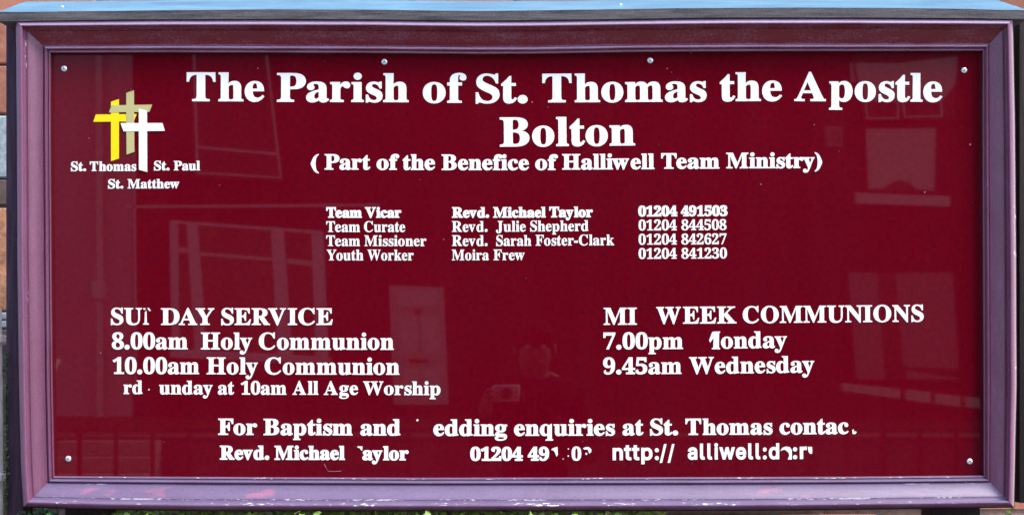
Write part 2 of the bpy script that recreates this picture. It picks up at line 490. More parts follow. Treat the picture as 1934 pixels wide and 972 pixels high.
# ------------------------------------------------------------------ lettering: outlines cut from vinyl
SERIF = {'A':'-9,0 -9,18 9,21 24,30 49,75 206,466 224,465 384,87 411,34 425,22 443,18 443,0 229,0 229,18 259,21 277,30 283,46 273,81 253,132 103,132 79,71 76,59 75,48 80,32 96,21 124,18 128,18 128,0|113,161 242,161 177,319',
'B':'16,0 16,17 45,22 62,32 72,51 75,82 75,369 69,412 51,433 15,439 15,455 220,455 284,451 333,439 368,418 389,388 396,351 392,320 379,294 357,274 326,258 287,247 334,235 371,217 397,194 413,165 418,132 413,93 397,61 371,35 335,15 291,4 238,0|182,252 188,252 234,257 263,272 279,301 285,345 281,385 269,412 248,428 216,434 198,432 188,425 182,391|222,24 259,30 283,49 296,81 301,128 295,176 277,208 245,225 197,231 182,231 182,65 190,33 202,26',
'C':'257,-11 193,-3 137,20 91,56 56,104 34,162 26,228 34,294 56,351 92,399 139,435 195,458 259,465 309,459 367,440 388,435 408,443 419,465 437,465 437,308 420,308 392,364 356,407 328,427 298,439 265,443 222,435 187,409 163,365 149,304 144,226 149,153 165,97 192,56 230,32 278,24 318,29 358,45 395,71 428,106 447,89 418,53 384,25 345,5 303,-7',
'D':'20,0 20,17 47,21 63,30 71,46 74,75 74,374 71,407 61,426 43,435 15,439 15,455 222,455 296,449 357,429 405,396 440,351 461,295 468,228 459,146 430,82 382,36 315,9 228,0|222,24 262,30 295,47 319,75 337,115 347,166 351,229 345,303 330,360 305,401 269,425 223,433 202,431 190,423 182,385 182,72 190,34 202,27',
'E':'14,0 14,17 44,20 62,30 72,48 75,78 75,369 72,405 62,425 44,435 16,439 16,455 399,455 399,320 383,320 375,357 361,386 340,406 295,424 232,430 200,428 186,417 183,388 183,246 193,246 232,252 259,269 277,300 288,345 304,345 304,118 287,118 273,181 259,201 241,213 185,222 183,222 183,67 185,47 192,35 230,28 276,30 313,39 345,53 371,75 393,105 411,143 430,143 402,0',
'F':'15,0 15,17 45,23 62,34 72,53 75,84 75,375 71,405 61,423 43,433 14,439 14,455 394,455 394,320 377,320 369,357 355,385 336,406 310,420 275,428 230,431 200,429 186,421 182,398 182,247 190,247 229,253 256,270 274,301 284,347 302,347 302,118 285,118 274,168 257,200 229,218 189,224 182,224 182,81 188,43 196,31 210,24 257,17 257,0',
'G':'268,-10 200,-3 141,19 93,55 57,103 35,161 28,229 35,295 57,352 93,399 139,435 195,458 257,465 311,459 369,441 388,436 406,443 419,465 437,465 437,308 420,308 403,346 382,379 357,406 329,426 299,439 267,443 224,435 189,409 165,366 151,305 146,228 150,163 161,110 180,67 206,37 238,19 275,13 308,16 328,27 339,45 343,71 343,128 339,154 329,170 309,179 275,182 275,198 500,198 500,182 473,179 457,171 449,155 446,128 446,29 387,7 328,-6',
'H':'15,0 15,17 45,22 62,32 72,50 75,81 75,379 71,406 62,424 44,434 16,439 16,455 242,455 242,439 204,432 187,415 182,379 182,251 342,251 342,379 337,415 320,432 282,439 282,455 507,455 507,439 478,434 461,424 452,407 449,379 449,81 452,52 461,33 478,22 507,17 507,0 282,0 282,17 311,21 329,31 339,49 342,81 342,221 182,221 182,81 185,50 194,32 212,22 242,17 242,0',
'I':'13,0 13,17 42,23 61,32 72,49 75,75 75,387 72,412 63,427 45,435 13,439 13,455 244,455 244,439 214,435 196,427 186,412 183,387 183,77 187,44 206,26 246,17 246,0',
'J':'109,-65 78,-62 51,-54 29,-40 11,-22 0,-1 -3,23 0,44 11,61 26,71 44,75 64,71 79,62 89,47 93,28 85,-1 77,-19 84,-35 105,-40 126,-36 139,-25 148,21 148,367 142,409 135,422 122,430 79,439 79,455 314,455 314,439 277,431 266,423 260,411 255,367 255,89 249,33 232,-10 202,-41 162,-59',
'K':'16,0 16,17 45,22 63,32 72,50 75,81 75,379 72,406 63,424 45,434 17,439 17,455 242,455 242,439 205,432 187,415 183,379 183,234 321,373 342,398 349,418 342,430 323,436 291,439 291,455 486,455 486,439 477,439 436,430 392,404 345,361 271,285 463,46 487,25 519,17 519,0 281,0 281,17 306,18 322,21 334,34 316,66 199,214 183,198 183,81 186,50 195,32 213,22 242,17 242,0',
'L':'15,0 15,17 45,22 62,32 72,50 75,81 75,379 71,407 62,425 44,434 16,439 16,455 250,455 250,439 208,434 196,427 188,416 182,379 182,83 185,47 200,31 234,28 278,31 315,40 345,56 370,80 391,112 409,154 427,154 402,0',
'M':'14,0 14,17 43,22 61,32 72,50 75,79 75,382 71,416 53,432 15,439 15,455 185,455 317,142 449,455 617,455 617,439 590,433 573,423 563,405 560,378 560,85 565,43 582,23 617,17 617,0 396,0 396,17 433,25 450,44 455,83 455,399 288,0 270,0 105,389 105,80 109,48 120,30 139,20 169,17 169,0',
'N':'403,-11 107,350 107,79 110,49 119,31 136,21 167,17 167,0 18,0 18,17 54,23 71,41 76,79 76,388 36,433 18,439 18,455 156,455 391,169 391,377 386,414 369,431 331,439 331,455 480,455 480,439 450,434 433,425 425,407 422,377 422,-11',
'O':'261,-11 213,-6 169,7 129,29 94,58 66,93 45,134 32,179 28,228 32,276 45,321 66,362 95,397 130,426 170,448 216,462 265,466 313,462 357,448 397,427 431,399 459,364 481,323 494,277 498,228 494,179 481,134 459,93 430,58 395,29 355,7 310,-6|265,12 306,21 338,47 361,90 375,150 379,228 376,293 365,346 348,389 324,419 294,437 260,443 219,435 186,409 163,366 150,305 145,228 149,163 159,109 177,67 201,37 230,18',
'P':'15,0 15,17 45,22 62,32 72,50 75,81 75,379 71,406 62,424 44,434 16,439 16,455 214,455 287,452 336,440 366,422 390,398 404,367 409,332 404,296 390,266 367,240 334,221 292,209 242,206 182,206 182,81 185,50 194,32 212,22 242,17 242,0|182,230 201,230 244,235 272,253 287,283 292,329 288,375 275,406 252,425 216,431 189,424 182,398',
'R':'15,0 15,17 45,22 62,32 72,50 75,81 75,379 71,406 62,424 44,434 16,439 16,455 217,455 278,452 329,442 367,426 395,403 412,372 417,334 413,303 401,277 380,255 352,237 315,224 432,50 452,26 478,17 480,17 480,0 338,0 201,212 182,212 182,81 185,50 194,32 212,22 242,17 242,0|182,234 203,234 249,240 280,258 298,290 304,336 300,370 291,397 275,416 253,427 224,431 202,429 190,422 182,385',
'S':'43,-11 43,158 62,158 83,94 111,50 136,30 164,19 197,15 231,20 257,36 273,60 279,89 273,117 255,140 225,160 163,191 112,221 77,253 56,289 50,332 54,370 67,403 88,429 115,449 148,462 185,466 229,461 282,448 291,446 300,445 313,450 320,466 339,466 339,319 322,319 310,354 293,385 272,410 248,429 222,441 194,445 163,440 140,426 125,406 120,380 124,356 137,336 189,303 253,273 317,233 337,211 350,188 359,133 354,93 339,58 314,29 281,8 240,-6 192,-10 158,-8 126,1 98,9 85,12 69,7 61,-11',
'T':'92,0 92,17 123,21 142,31 152,50 156,81 156,433 149,433 102,426 65,403 41,367 29,318 11,318 11,455 410,455 410,317 394,317 385,359 368,391 343,415 310,429 269,433 263,433 263,81 267,49 276,30 296,21 328,17 328,0',
'U':'248,-13 192,-8 147,6 114,29 91,61 78,103 73,155 73,379 70,406 61,424 43,434 15,439 15,455 240,455 240,439 202,432 185,415 181,379 181,140 186,88 203,51 221,35 245,25 275,22 317,28 350,44 373,71 388,110 392,159 392,378 389,406 379,423 360,433 328,439 328,455 474,455 474,439 448,432 433,421 425,404 422,378 422,181 418,118 403,69 380,32 346,7 302,-8',
'V':'212,-13 44,381 22,420 8,432 -14,439 -14,455 211,455 211,439 166,432 156,423 152,410 161,378 259,143 348,377 355,409 351,423 342,432 299,439 299,455 442,455 442,439 423,436 408,427 382,383 230,-13',
'W':'171,-11 32,393 15,427 3,435 -15,439 -15,455 181,455 181,439 150,432 143,423 140,410 148,373 223,153 301,353 286,399 278,418 267,429 229,439 229,455 439,455 439,439 413,436 398,427 393,412 399,386 474,166 541,369 549,406 546,421 538,430 503,439 503,455 624,455 624,439 607,433 594,421 575,379 446,-11 428,-11 316,309 190,-11',
'Y':'101,0 101,17 131,22 148,32 157,50 161,81 161,179 46,387 29,414 14,429 1,435 -13,438 -13,455 207,455 207,438 195,438 167,432 156,416 164,392 248,226 333,366 349,408 343,424 326,435 298,438 295,438 295,455 439,455 439,438 409,424 383,392 268,203 268,81 271,50 280,32 298,22 328,17 328,0',
'a':'255,-10 226,-5 208,10 200,35 168,11 133,-4 95,-9 64,-4 40,11 25,34 20,63 25,91 39,115 63,136 119,164 199,190 199,241 196,266 187,282 171,292 148,296 123,293 109,286 104,274 113,257 123,231 120,215 110,202 95,194 77,191 59,194 45,203 36,218 33,236 37,259 49,278 69,295 95,308 126,316 162,318 223,312 263,292 280,271 290,244 293,210 293,62 295,40 304,34 320,42 329,28 306,7 281,-6|151,34 174,41 199,63 199,169 170,160 147,147 131,130 121,109 118,84 122,56 133,39',
'b':'43,-11 43,388 37,428 8,439 8,455 138,455 138,279 162,301 190,314 221,318 254,313 284,299 308,276 326,245 338,208 342,166 337,118 323,75 300,40 270,13 233,-4 192,-10 162,-6 133,7 105,28 53,-11|183,14 204,18 220,30 232,49 242,95 245,160 242,213 231,251 212,273 184,280 155,270 144,257 138,242 138,69 143,38 158,20',
'c':'156,-10 119,-5 87,11 59,35 38,68 24,106 19,150 25,196 40,237 64,271 96,297 133,313 175,319 218,314 250,298 271,275 277,245 275,228 266,215 253,207 236,204 214,209 201,225 196,251 197,261 197,271 194,286 185,294 169,297 149,292 133,279 121,257 114,227 112,187 118,123 137,76 156,55 178,42 204,38 239,47 271,72 285,60 248,21 205,-2',
'd':'140,-10 107,-5 78,10 53,35 35,66 23,104 19,147 24,196 36,237 55,272 81,297 112,313 146,318 175,314 201,301 223,280 223,401 220,419 212,430 176,439 176,455 319,455 319,75 325,41 335,32 353,28 353,11 294,6 223,-10 223,39 201,12 173,-5|171,28 187,31 202,41 215,56 223,76 223,242 217,257 206,270 174,281 155,277 141,267 130,250 121,210 118,153 120,98 130,58 146,36',
'e':'154,-10 117,-5 85,10 58,35 37,69 24,109 19,157 24,201 38,240 59,273 87,298 120,313 157,318 193,314 224,301 249,280 268,251 279,216 283,173 283,166 117,166 121,121 131,87 147,62 170,47 199,42 225,47 248,62 270,86 285,73 248,27 205,-1|116,192 201,192 201,215 193,277 181,292 161,297 136,286 121,255 116,203',
'f':'15,0 15,16 40,22 50,35 52,73 52,277 16,277 16,310 52,310 52,353 56,386 67,413 85,436 123,457 174,465 212,460 240,446 257,425 263,400 260,381 252,367 239,358 224,355 195,365 187,376 185,391 193,420 196,426 197,433 193,441 180,443 163,440 153,430 148,390 148,310 203,310 203,277 148,277 148,65 150,40 158,26 173,18 199,16 199,0',
'g':'146,-140 89,-136 48,-122 22,-100 14,-75 20,-54 38,-38 69,-26 44,-10 29,9 24,30 28,54 42,74 67,92 102,110 58,135 31,169 22,212 27,242 40,268 60,289 88,305 120,315 157,318 196,315 233,304 317,304 317,268 268,268 286,237 291,203 288,176 276,151 258,131 234,116 205,106 172,103 157,103 142,104 112,94 104,84 101,71 105,59 119,51 141,49 175,49 259,40 285,29 303,13 312,-9 316,-37 311,-67 296,-92 272,-113 219,-133|157,124 178,130 190,146 197,173 199,211 197,249 190,276 178,292 157,297 137,292 124,276 117,249 114,211 117,173 124,146 137,130|161,-116 198,-114 226,-108 247,-98 259,-84 263,-66 260,-51 249,-41 205,-34 97,-34 79,-52 73,-73 79,-89 95,-103 122,-113',
'h':'18,0 18,16 45,26 52,56 52,399 46,429 36,437 19,440 19,455 148,455 148,267 175,295 207,313 243,318 275,314 299,301 316,280 327,250 330,212 330,56 337,26 347,19 363,16 363,0 202,0 202,16 207,16 223,21 232,34 235,56 235,217 229,258 219,268 203,271 173,262 148,235 148,56 154,26 164,19 180,16 180,0',
'i':'101,362 81,366 65,376 54,393 50,412 54,432 65,449 81,460 101,463 120,460 137,449 147,432 151,412 147,393 136,376 120,366|18,0 18,16 45,26 52,56 52,252 47,285 20,293 21,310 148,310 148,56 154,26 180,16 180,0',
'j':'106,363 86,367 70,378 59,394 56,414 59,434 71,450 87,461 106,465 126,461 142,450 153,434 157,414 153,394 142,378 126,367|36,-140 -11,-131 -44,-105 -53,-88 -56,-70 -53,-53 -45,-40 -32,-32 -15,-29 15,-39 23,-51 26,-66 19,-87 11,-103 16,-113 31,-117 49,-113 58,-100 64,-54 64,250 56,284 43,291 22,294 22,310 159,310 159,-21 156,-58 145,-87 127,-110 102,-127 72,-137',
'k':'17,0 17,16 45,26 52,56 52,398 47,429 38,436 20,439 21,455 148,455 148,169 227,248 240,264 244,278 235,290 209,293 206,293 206,310 345,310 345,293 308,284 275,260 222,209 346,34 360,21 376,16 376,0 211,0 211,16 217,16 234,20 239,32 232,49 163,147 148,134 148,56 154,26 180,16 180,0',
'l':'18,0 18,16 45,26 52,56 52,398 47,429 38,436 20,439 20,455 148,455 148,56 154,26 180,16 180,0',
'm':'18,0 18,16 45,26 52,56 52,253 46,284 36,291 19,294 19,310 146,310 146,265 173,294 204,312 237,318 277,312 305,293 320,261 348,293 381,312 418,318 449,314 473,301 490,280 500,250 504,212 504,56 510,26 520,19 536,16 536,0 377,0 377,16 393,19 403,26 410,56 410,217 404,258 394,268 377,271 349,263 324,237 324,56 331,26 340,19 356,16 356,0 199,0 199,16 215,19 225,26 232,56 232,217 226,258 216,268 199,271 170,262 146,235 146,56 152,27 162,19 177,16 177,0',
'n':'18,0 18,16 45,26 52,56 52,253 46,284 36,291 19,294 19,310 148,310 148,267 175,296 207,313 243,318 275,314 299,301 316,280 327,250 330,212 330,56 337,26 347,19 363,16 363,0 202,0 202,16 207,16 223,21 232,34 235,56 235,217 229,258 219,268 203,271 173,262 148,235 148,56 154,26 164,19 180,16 180,0',
'o':'169,-10 127,-5 90,11 60,37 38,70 24,110 19,154 24,199 38,239 60,272 90,297 127,313 168,318 209,313 245,298 275,273 298,240 312,200 317,154 312,108 298,69 275,36 245,11 210,-5|169,11 193,18 209,39 217,81 220,154 217,227 208,271 192,292 169,299 144,292 128,271 120,227 117,154 120,82 128,39 144,18',
'p':'17,-139 17,-124 40,-117 50,-101 52,-64 52,243 46,283 19,295 19,310 143,310 143,263 166,294 195,313 230,319 264,314 293,298 317,274 335,241 346,203 350,160 346,113 334,72 316,38 291,12 261,-5 227,-10 196,-5 170,9 148,32 148,-58 152,-99 167,-118 197,-123 197,-139|195,28 222,36 239,59 249,99 253,154 250,208 241,248 232,265 218,275 199,278 179,273 162,259 148,235 148,69 160,46 176,33',
'q':'175,-139 175,-123 214,-114 221,-102 224,-83 224,29 200,8 173,-5 142,-9 108,-5 79,10 54,33 36,64 24,101 20,144 25,192 40,234 63,270 93,297 129,313 170,319 200,315 229,302 257,281 309,320 320,320 320,-83 326,-113 337,-120 354,-123 354,-139|179,30 208,40 218,52 224,67 224,241 219,271 204,289 179,295 159,291 143,280 131,261 120,218 117,156 120,100 131,60 142,43 158,33',
'r':'18,0 18,16 45,26 52,56 52,252 46,285 20,293 21,310 146,310 146,252 165,280 187,301 210,314 233,318 258,315 275,304 286,287 289,266 287,248 278,234 265,225 248,222 222,231 207,250 189,260 175,255 162,241 152,220 149,192 149,56 152,37 159,25 197,16 197,0',
's':'151,-10 122,-6 87,6 73,9 60,4 51,-9 36,-9 36,105 53,105 66,68 87,39 112,21 140,15 162,18 179,27 189,40 192,58 183,84 156,105 107,130 76,148 54,169 41,193 37,220 44,259 65,291 98,312 141,319 166,316 199,308 206,306 213,305 223,308 230,319 244,319 244,222 228,222 215,254 196,277 174,291 149,296 130,294 116,286 108,274 105,259 115,232 146,212 191,189 221,172 241,151 253,127 257,95 250,51 228,18 194,-3',
't':'124,-9 89,-4 66,10 53,36 48,71 48,279 20,279 20,300 88,369 129,424 144,424 144,310 208,310 208,279 144,279 144,82 149,51 157,43 168,40 189,49 206,75 222,66 198,24 165,-1',
'u':'131,-10 91,-3 65,17 51,51 46,97 46,248 39,282 29,291 11,294 11,310 142,310 142,74 151,46 162,38 177,36 205,43 228,66 228,248 221,283 209,291 189,294 189,310 324,310 324,70 331,39 360,30 360,13 300,7 228,-10 228,40 209,19 186,3 160,-7',
'v':'142,-10 38,248 22,281 12,290 -3,293 -3,310 164,310 164,294 156,294 136,290 129,276 130,268 185,122 236,253 241,272 237,284 224,292 203,294 203,310 305,310 305,295 289,289 278,279 260,243 160,-10',
'w':'122,-10 17,265 6,284 -11,293 -11,310 138,310 138,293 120,289 114,276 116,266 120,253 167,127 211,235 201,266 190,288 168,295 168,310 323,310 323,293 302,288 296,276 296,269 298,262 336,141 382,256 387,275 380,289 356,295 356,310 445,310 445,295 425,284 412,258 304,-10 289,-10 223,197 140,-10',
'x':'5,0 5,15 34,29 62,56 123,136 43,263 24,285 4,293 4,310 169,310 169,294 147,291 140,280 149,260 183,206 224,257 234,279 227,290 201,294 201,310 311,310 311,296 283,283 254,254 198,184 291,36 303,21 319,15 319,0 155,0 155,16 178,19 185,30 173,59 138,114 97,61 85,34 92,20 114,15 118,15 118,0',
'y':'52,-140 29,-137 10,-125 -3,-107 -7,-84 -4,-67 5,-53 18,-43 36,-40 64,-49 72,-61 75,-76 74,-81 74,-87 77,-96 86,-99 99,-92 114,-74 129,-44 140,-5 36,251 25,275 15,287 -3,293 -5,293 -5,310 162,310 162,293 136,289 128,275 130,267 133,257 185,119 230,241 236,260 238,274 229,289 203,293 203,310 300,310 300,293 287,290 277,281 259,242 162,-24 129,-96 113,-117 95,-131',
'z':'13,0 13,14 168,287 128,287 96,283 72,272 55,250 44,216 26,216 32,310 275,310 275,291 126,25 152,25 194,30 223,44 244,69 260,107 276,107 268,0',
'0':'188,-7 150,-3 118,7 91,24 60,61 39,111 27,171 23,241 27,311 39,371 60,420 91,456 118,473 150,483 189,486 242,479 283,456 314,419 336,370 348,310 353,240 348,171 336,110 314,61 283,24 256,7 225,-3|188,37 210,43 227,61 237,91 246,155 248,240 246,326 237,390 227,419 211,437 189,443 166,437 150,419 139,390 130,326 127,240 130,155 139,91 150,61 166,43',
'1':'65,0 65,36 120,36 135,38 146,45 154,79 154,416 108,365 87,351 67,346 52,349 40,359 31,375 28,396 74,412 132,447 179,482 254,482 254,79 261,47 271,38 288,36 343,36 343,0',
'2':'24,0 24,69 123,171 187,245 218,307 226,371 223,405 212,427 196,441 174,445 145,438 126,416 116,380 112,329 77,333 50,344 32,365 26,396 30,419 43,441 63,459 92,474 129,483 174,486 220,483 258,473 288,456 310,434 323,407 328,375 319,329 291,281 238,220 154,138 87,74 244,74 263,77 279,86 292,101 300,120 305,141 345,141 341,0',
'3':'163,-7 117,-4 81,5 53,18 34,35 23,54 19,74 23,96 36,113 54,123 76,126 82,89 99,62 125,46 158,40 199,49 216,61 230,79 238,105 241,139 234,174 214,202 181,221 137,227 95,227 95,269 140,269 178,275 204,296 220,327 225,367 221,400 211,424 193,440 169,445 148,441 133,430 116,391 111,341 75,345 47,356 30,374 24,401 28,423 41,444 62,461 108,480 173,486 237,479 286,458 309,436 323,409 328,377 320,335 298,301 265,275 225,256 279,238 305,222 326,201 340,174 345,138 341,101 329,70 312,44 288,25 230,1',
'4':'121,0 121,36 140,36 179,44 191,58 195,84 195,125 9,125 9,166 199,480 293,480 293,169 363,169 363,125 293,125 293,84 297,58 309,44 348,36 357,36 357,0|56,169 195,169 195,287 196,351 199,416 189,394 174,366 158,338 146,319',
'5':'165,-7 119,-4 84,5 58,18 40,35 30,54 27,75 31,95 42,109 59,118 81,121 88,83 111,52 130,43 154,40 195,50 212,63 226,83 234,111 237,148 231,192 213,223 184,241 146,247 103,243 71,235 40,247 62,480 316,480 319,357 281,357 275,380 267,399 244,406 105,406 94,281 126,288 168,291 216,287 258,276 293,256 319,228 335,192 340,148 336,108 324,75 306,48 282,27 226,1',
'6':'197,-7 150,-1 109,18 76,49 51,93 35,151 30,222 33,275 42,325 57,370 77,409 104,441 137,466 176,481 222,486 261,484 291,476 313,464 329,449 338,431 340,412 336,393 322,376 298,364 260,360 256,400 243,434 232,443 216,447 191,441 170,426 152,401 134,345 125,269 161,286 218,294 256,290 288,278 315,258 336,230 348,196 352,155 348,110 334,71 313,38 282,13 244,-2|199,38 222,44 239,64 251,98 255,148 250,196 238,228 219,247 193,253 154,243 125,221 131,138 147,81 162,57 179,42',
'7':'111,0 289,406 113,406 93,403 80,391 74,372 70,338 30,338 33,480 353,480 353,447 168,0',
'8':'183,-7 132,-2 91,11 60,31 38,57 25,88 20,122 27,162 47,193 79,219 119,242 83,267 57,296 41,327 36,364 39,395 50,423 70,449 99,469 140,482 191,486 235,483 271,471 299,453 318,429 330,401 334,369 328,333 310,305 244,260 296,230 330,199 349,166 355,127 350,88 335,55 310,29 276,9 234,-3|203,283 224,298 239,317 247,340 250,370 243,407 222,436 206,444 187,447 163,442 145,426 134,402 130,372 135,341 149,318|187,32 218,37 241,55 257,82 262,116 256,146 239,170 208,192 164,216 126,178 115,152 111,120 116,84 132,56 156,38',
'9':'152,-7 116,-4 88,4 67,17 53,33 42,69 50,94 75,107 87,80 103,56 126,41 156,36 188,43 213,67 232,106 244,160 251,230 212,198 186,188 155,185 119,189 87,201 60,220 40,248 28,282 24,324 28,369 42,409 64,441 95,466 133,481 177,486 223,480 264,463 298,433 323,390 340,332 345,261 334,157 321,111 301,72 274,39 241,14 200,-2|184,233 206,236 224,245 251,278 245,352 231,403 217,424 201,437 181,441 156,434 137,413 125,377 121,328 123,294 131,267 144,248 161,237'}
SANS = {'n':'114,227 114,0 53,0 53,379 112,379 112,287 102,287 124,332 152,362 187,379 227,384 264,380 295,369 321,349 341,321 353,285 357,240 357,0 296,0 296,235 290,275 273,304 246,323 210,329 184,326 161,317 141,303 126,283 117,257',
't':'204,379 204,327 6,327 6,379|65,471 126,471 126,98 128,76 136,61 150,53 170,50 185,51 202,54 213,2 192,-3 168,-4 125,2 92,21 72,52 65,93',
'p':'53,-143 53,379 112,379 112,319 118,319 137,346 171,373 197,381 229,384 274,378 313,361 345,332 370,293 385,245 390,189 385,133 370,84 346,45 313,16 274,-2 229,-8 198,-5 173,4 138,31 118,59 114,59 114,-143|220,47 253,51 279,66 301,88 316,117 325,151 328,189 325,227 316,261 301,290 280,311 253,325 220,330 188,325 161,312 140,291 125,263 116,229 113,189 116,150 125,115 140,86 162,65 188,51',
':':'95,-4 78,-1 63,9 53,24 50,41 53,59 63,73 78,83 95,87 113,83 128,73 138,59 141,41 138,24 128,9 113,-1|95,271 78,274 63,284 53,299 50,316 53,334 63,349 78,359 95,362 113,359 128,349 138,334 141,316 138,299 128,284 113,274',
'/':'235,533 71,-76 14,-76 178,533',
'a':'160,-9 126,-5 94,5 68,22 48,45 35,73 30,108 34,138 43,161 58,179 78,193 125,211 178,220 234,227 265,235 273,243 276,255 276,257 267,297 240,322 196,331 149,322 118,301 100,274 41,291 57,322 79,346 104,364 133,375 194,384 239,379 286,360 306,343 322,320 333,290 337,251 337,0 277,0 277,52 272,52 252,25 215,1|170,45 202,49 228,59 248,74 263,93 272,115 276,138 276,190 259,182 231,176 200,171 175,168 134,159 103,139 95,124 92,105 102,72 130,52',
'l':'139,-2 101,3 74,20 58,47 53,84 53,509 114,509 114,99 120,62 130,54 146,52 160,53 170,54 181,3 162,-1',
'i':'53,0 53,379 114,379 114,0|84,443 67,446 54,455 44,468 41,483 44,499 54,512 67,521 84,524 100,521 114,512 123,499 126,483 123,468 114,455 100,446',
'w':'138,0 23,379 87,379 133,214 154,137 175,41 165,41 186,135 206,214 252,379 316,379 362,214 382,136 402,41 391,41 413,135 434,214 480,379 545,379 429,0 368,0 319,172 305,225 291,280 277,338 291,338 277,280 263,225 248,172 199,0',
'e':'212,-8 161,-2 117,16 82,46 56,85 40,132 34,187 39,242 55,290 81,329 115,359 157,378 205,384 266,374 294,361 319,341 341,315 357,282 368,242 371,194 371,169 75,169 75,221 338,221 310,202 307,237 298,269 283,294 263,314 237,326 205,330 173,326 146,313 125,294 109,270 99,241 96,211 96,178 100,139 110,106 128,80 151,61 179,50 212,46 254,53 285,73 306,105 365,91 353,63 335,39 311,19 283,4 249,-5',
'd':'195,-8 151,-2 111,16 79,45 55,84 39,133 34,189 39,245 55,293 79,332 112,361 151,378 196,384 228,381 253,373 287,346 306,319 311,319 311,509 372,509 372,0 313,0 313,59 307,59 287,31 252,4 227,-5|205,47 236,51 263,65 284,86 299,115 309,150 312,189 309,229 300,263 284,291 263,312 237,325 205,330 172,325 145,311 124,290 108,261 99,227 96,189 99,151 109,117 124,88 145,66 172,51',
'r':'53,0 53,379 112,379 112,321 115,321 130,347 152,367 181,380 213,385 229,384 243,384 243,322 230,324 207,326 182,323 159,315 140,301 126,284 117,262 114,237 114,0'}
AFM = dict(zip('ABCDEFGHIJKLMNOPQRSTUVWXYZ', (722,667,722,722,667,611,778,778,389,500,778,667,944,722,778,611,778,722,556,667,722,722,1000,722,722,667)))
AFM.update(zip('abcdefghijklmnopqrstuvwxyz', (500,556,444,556,444,333,500,556,278,333,556,278,833,556,500,556,556,444,389,333,556,500,722,500,500,444)))
AFM.update({c: 500 for c in '0123456789'}); AFM.update({'.': 250, '(': 333, ')': 333, '-': 333})
def circ(cx, cy, r, n=14):
    return [(cx + r*math.cos(2*math.pi*k/n), cy + r*math.sin(2*math.pi*k/n)) for k in range(n)]
def arc_paren(flip):
    o = [( (306, 676) ), (230, 640), (160, 560), (105, 430), (46+0, 253), (100, 80), (160, -55), (230, -130), (306, -168), (306,-150), (262, -105), (222, -20), (200, 100), (190, 254), (200, 410), (222, 530), (262, 615), (306, 660)]
    o = [(46 if p == (46, 253) else p[0], p[1]) for p in o]
    if flip: o = [(333 - x, y) for x, y in o][::-1]
    return [o]
def outline(ch, sans=False):
    if sans:
        return [[tuple(float(v)*1.40 for v in p.split(',')) for p in c.split(' ')] for c in SANS[ch].split('|')]
    if ch == '.': return [circ(125, 78, 91)]
    if ch == '(': return arc_paren(False)
    if ch == ')': return arc_paren(True)
    if ch == '-': return [[(40,170),(290,170),(290,290),(40,290)]]
    sx = sy = 1.4706
    if ch.isdigit(): sx, sy = 1.37, 1.392
    return [[(float(p.split(',')[0])*sx, float(p.split(',')[1])*sy) for p in c.split(' ')] for c in SERIF[ch].split('|')]

def area(c): return 0.5*sum(c[i][0]*c[(i+1)%len(c)][1] - c[(i+1)%len(c)][0]*c[i][1] for i in range(len(c)))
def embolden(cs, off):
    if off == 0: return cs
    big = max(cs, key=lambda c: abs(area(c)))
    s = 1 if area(big) > 0 else -1
    out = []
    for c in cs:
        n = len(c); r = []
        for i in range(n):
            a, b, d = Vector(c[i-1]), Vector(c[i]), Vector(c[(i+1) % n])
            e1 = (b-a).normalized(); e2 = (d-b).normalized()
            n1 = Vector((e1.y, -e1.x))*s; n2 = Vector((e2.y, -e2.x))*s
            m = n1 + n2
            if m.length < 1e-4: m = n1
            m.normalize()
            k = 1.0/max(0.6, m.dot(n1))
            q = b + m*off*k
            r.append((q.x, q.y))
        out.append(r)
    return out
def winding(cs, x, y):
    w = 0
    for c in cs:
        n = len(c)
        for i in range(n):
            x0, y0 = c[i]; x1, y1 = c[(i+1) % n]
            if (y0 <= y) != (y1 <= y):
                t = (y-y0)/(y1-y0)
                if x0 + t*(x1-x0) > x: w += 1 if y1 > y0 else -1
    return w
def glyph_mesh(name, cs, depth, mat, scale=0.001):
    vs, es = [], []
    for c in cs:
        b = len(vs); n = len(c)
        vs += [Vector(p) for p in c]
        es += [(b+i, b+(i+1) % n) for i in range(n)]
    v2, e2, f2, _, _, _ = geometry.delaunay_2d_cdt(vs, es, [], 0, 0.01)
    keep = []
    for f in f2:
        p = [v2[i] for i in f]
        if winding(cs, sum(q.x for q in p)/len(p), sum(q.y for q in p)/len(p)) != 0: keep.append(tuple(f))
    cnt = {}
    for f in keep:
        for i in range(len(f)):
            a, b = f[i], f[(i+1) % len(f)]
            cnt[(min(a,b), max(a,b))] = cnt.get((min(a,b), max(a,b)), []) + [(a, b)]
    nv = len(v2)
    verts = [(v.x*scale, -depth, v.y*scale) for v in v2] + [(v.x*scale, 0.0, v.y*scale) for v in v2]
    faces = [f for f in keep]
    for k, l in cnt.items():
        if len(l) == 1:
            a, b = l[0]
            faces.append((b, a, a+nv, b+nv))
    me = bpy.data.meshes.new(name)
    me.from_pydata(verts, [], faces)
    bm = bmesh.new(); bm.from_mesh(me)
    bmesh.ops.delete(bm, geom=[v for v in bm.verts if not v.link_faces], context='VERTS')
    bmesh.ops.recalc_face_normals(bm, faces=bm.faces)
    bm.to_mesh(me); bm.free()
    me.materials.append(mat)
    return me
THICK = 0.0004
cache = {}
def glyph(ch, off, sans=False):
    k = (ch, off, sans)
    if k not in cache:
        cs = embolden(outline(ch, sans), off)
        xs = [p[0] for c in cs for p in c]; ys = [p[1] for c in cs for p in c]
        cache[k] = (glyph_mesh('letter', cs, THICK, M['letter']), min(xs), max(xs), min(ys), max(ys))
    return cache[k]
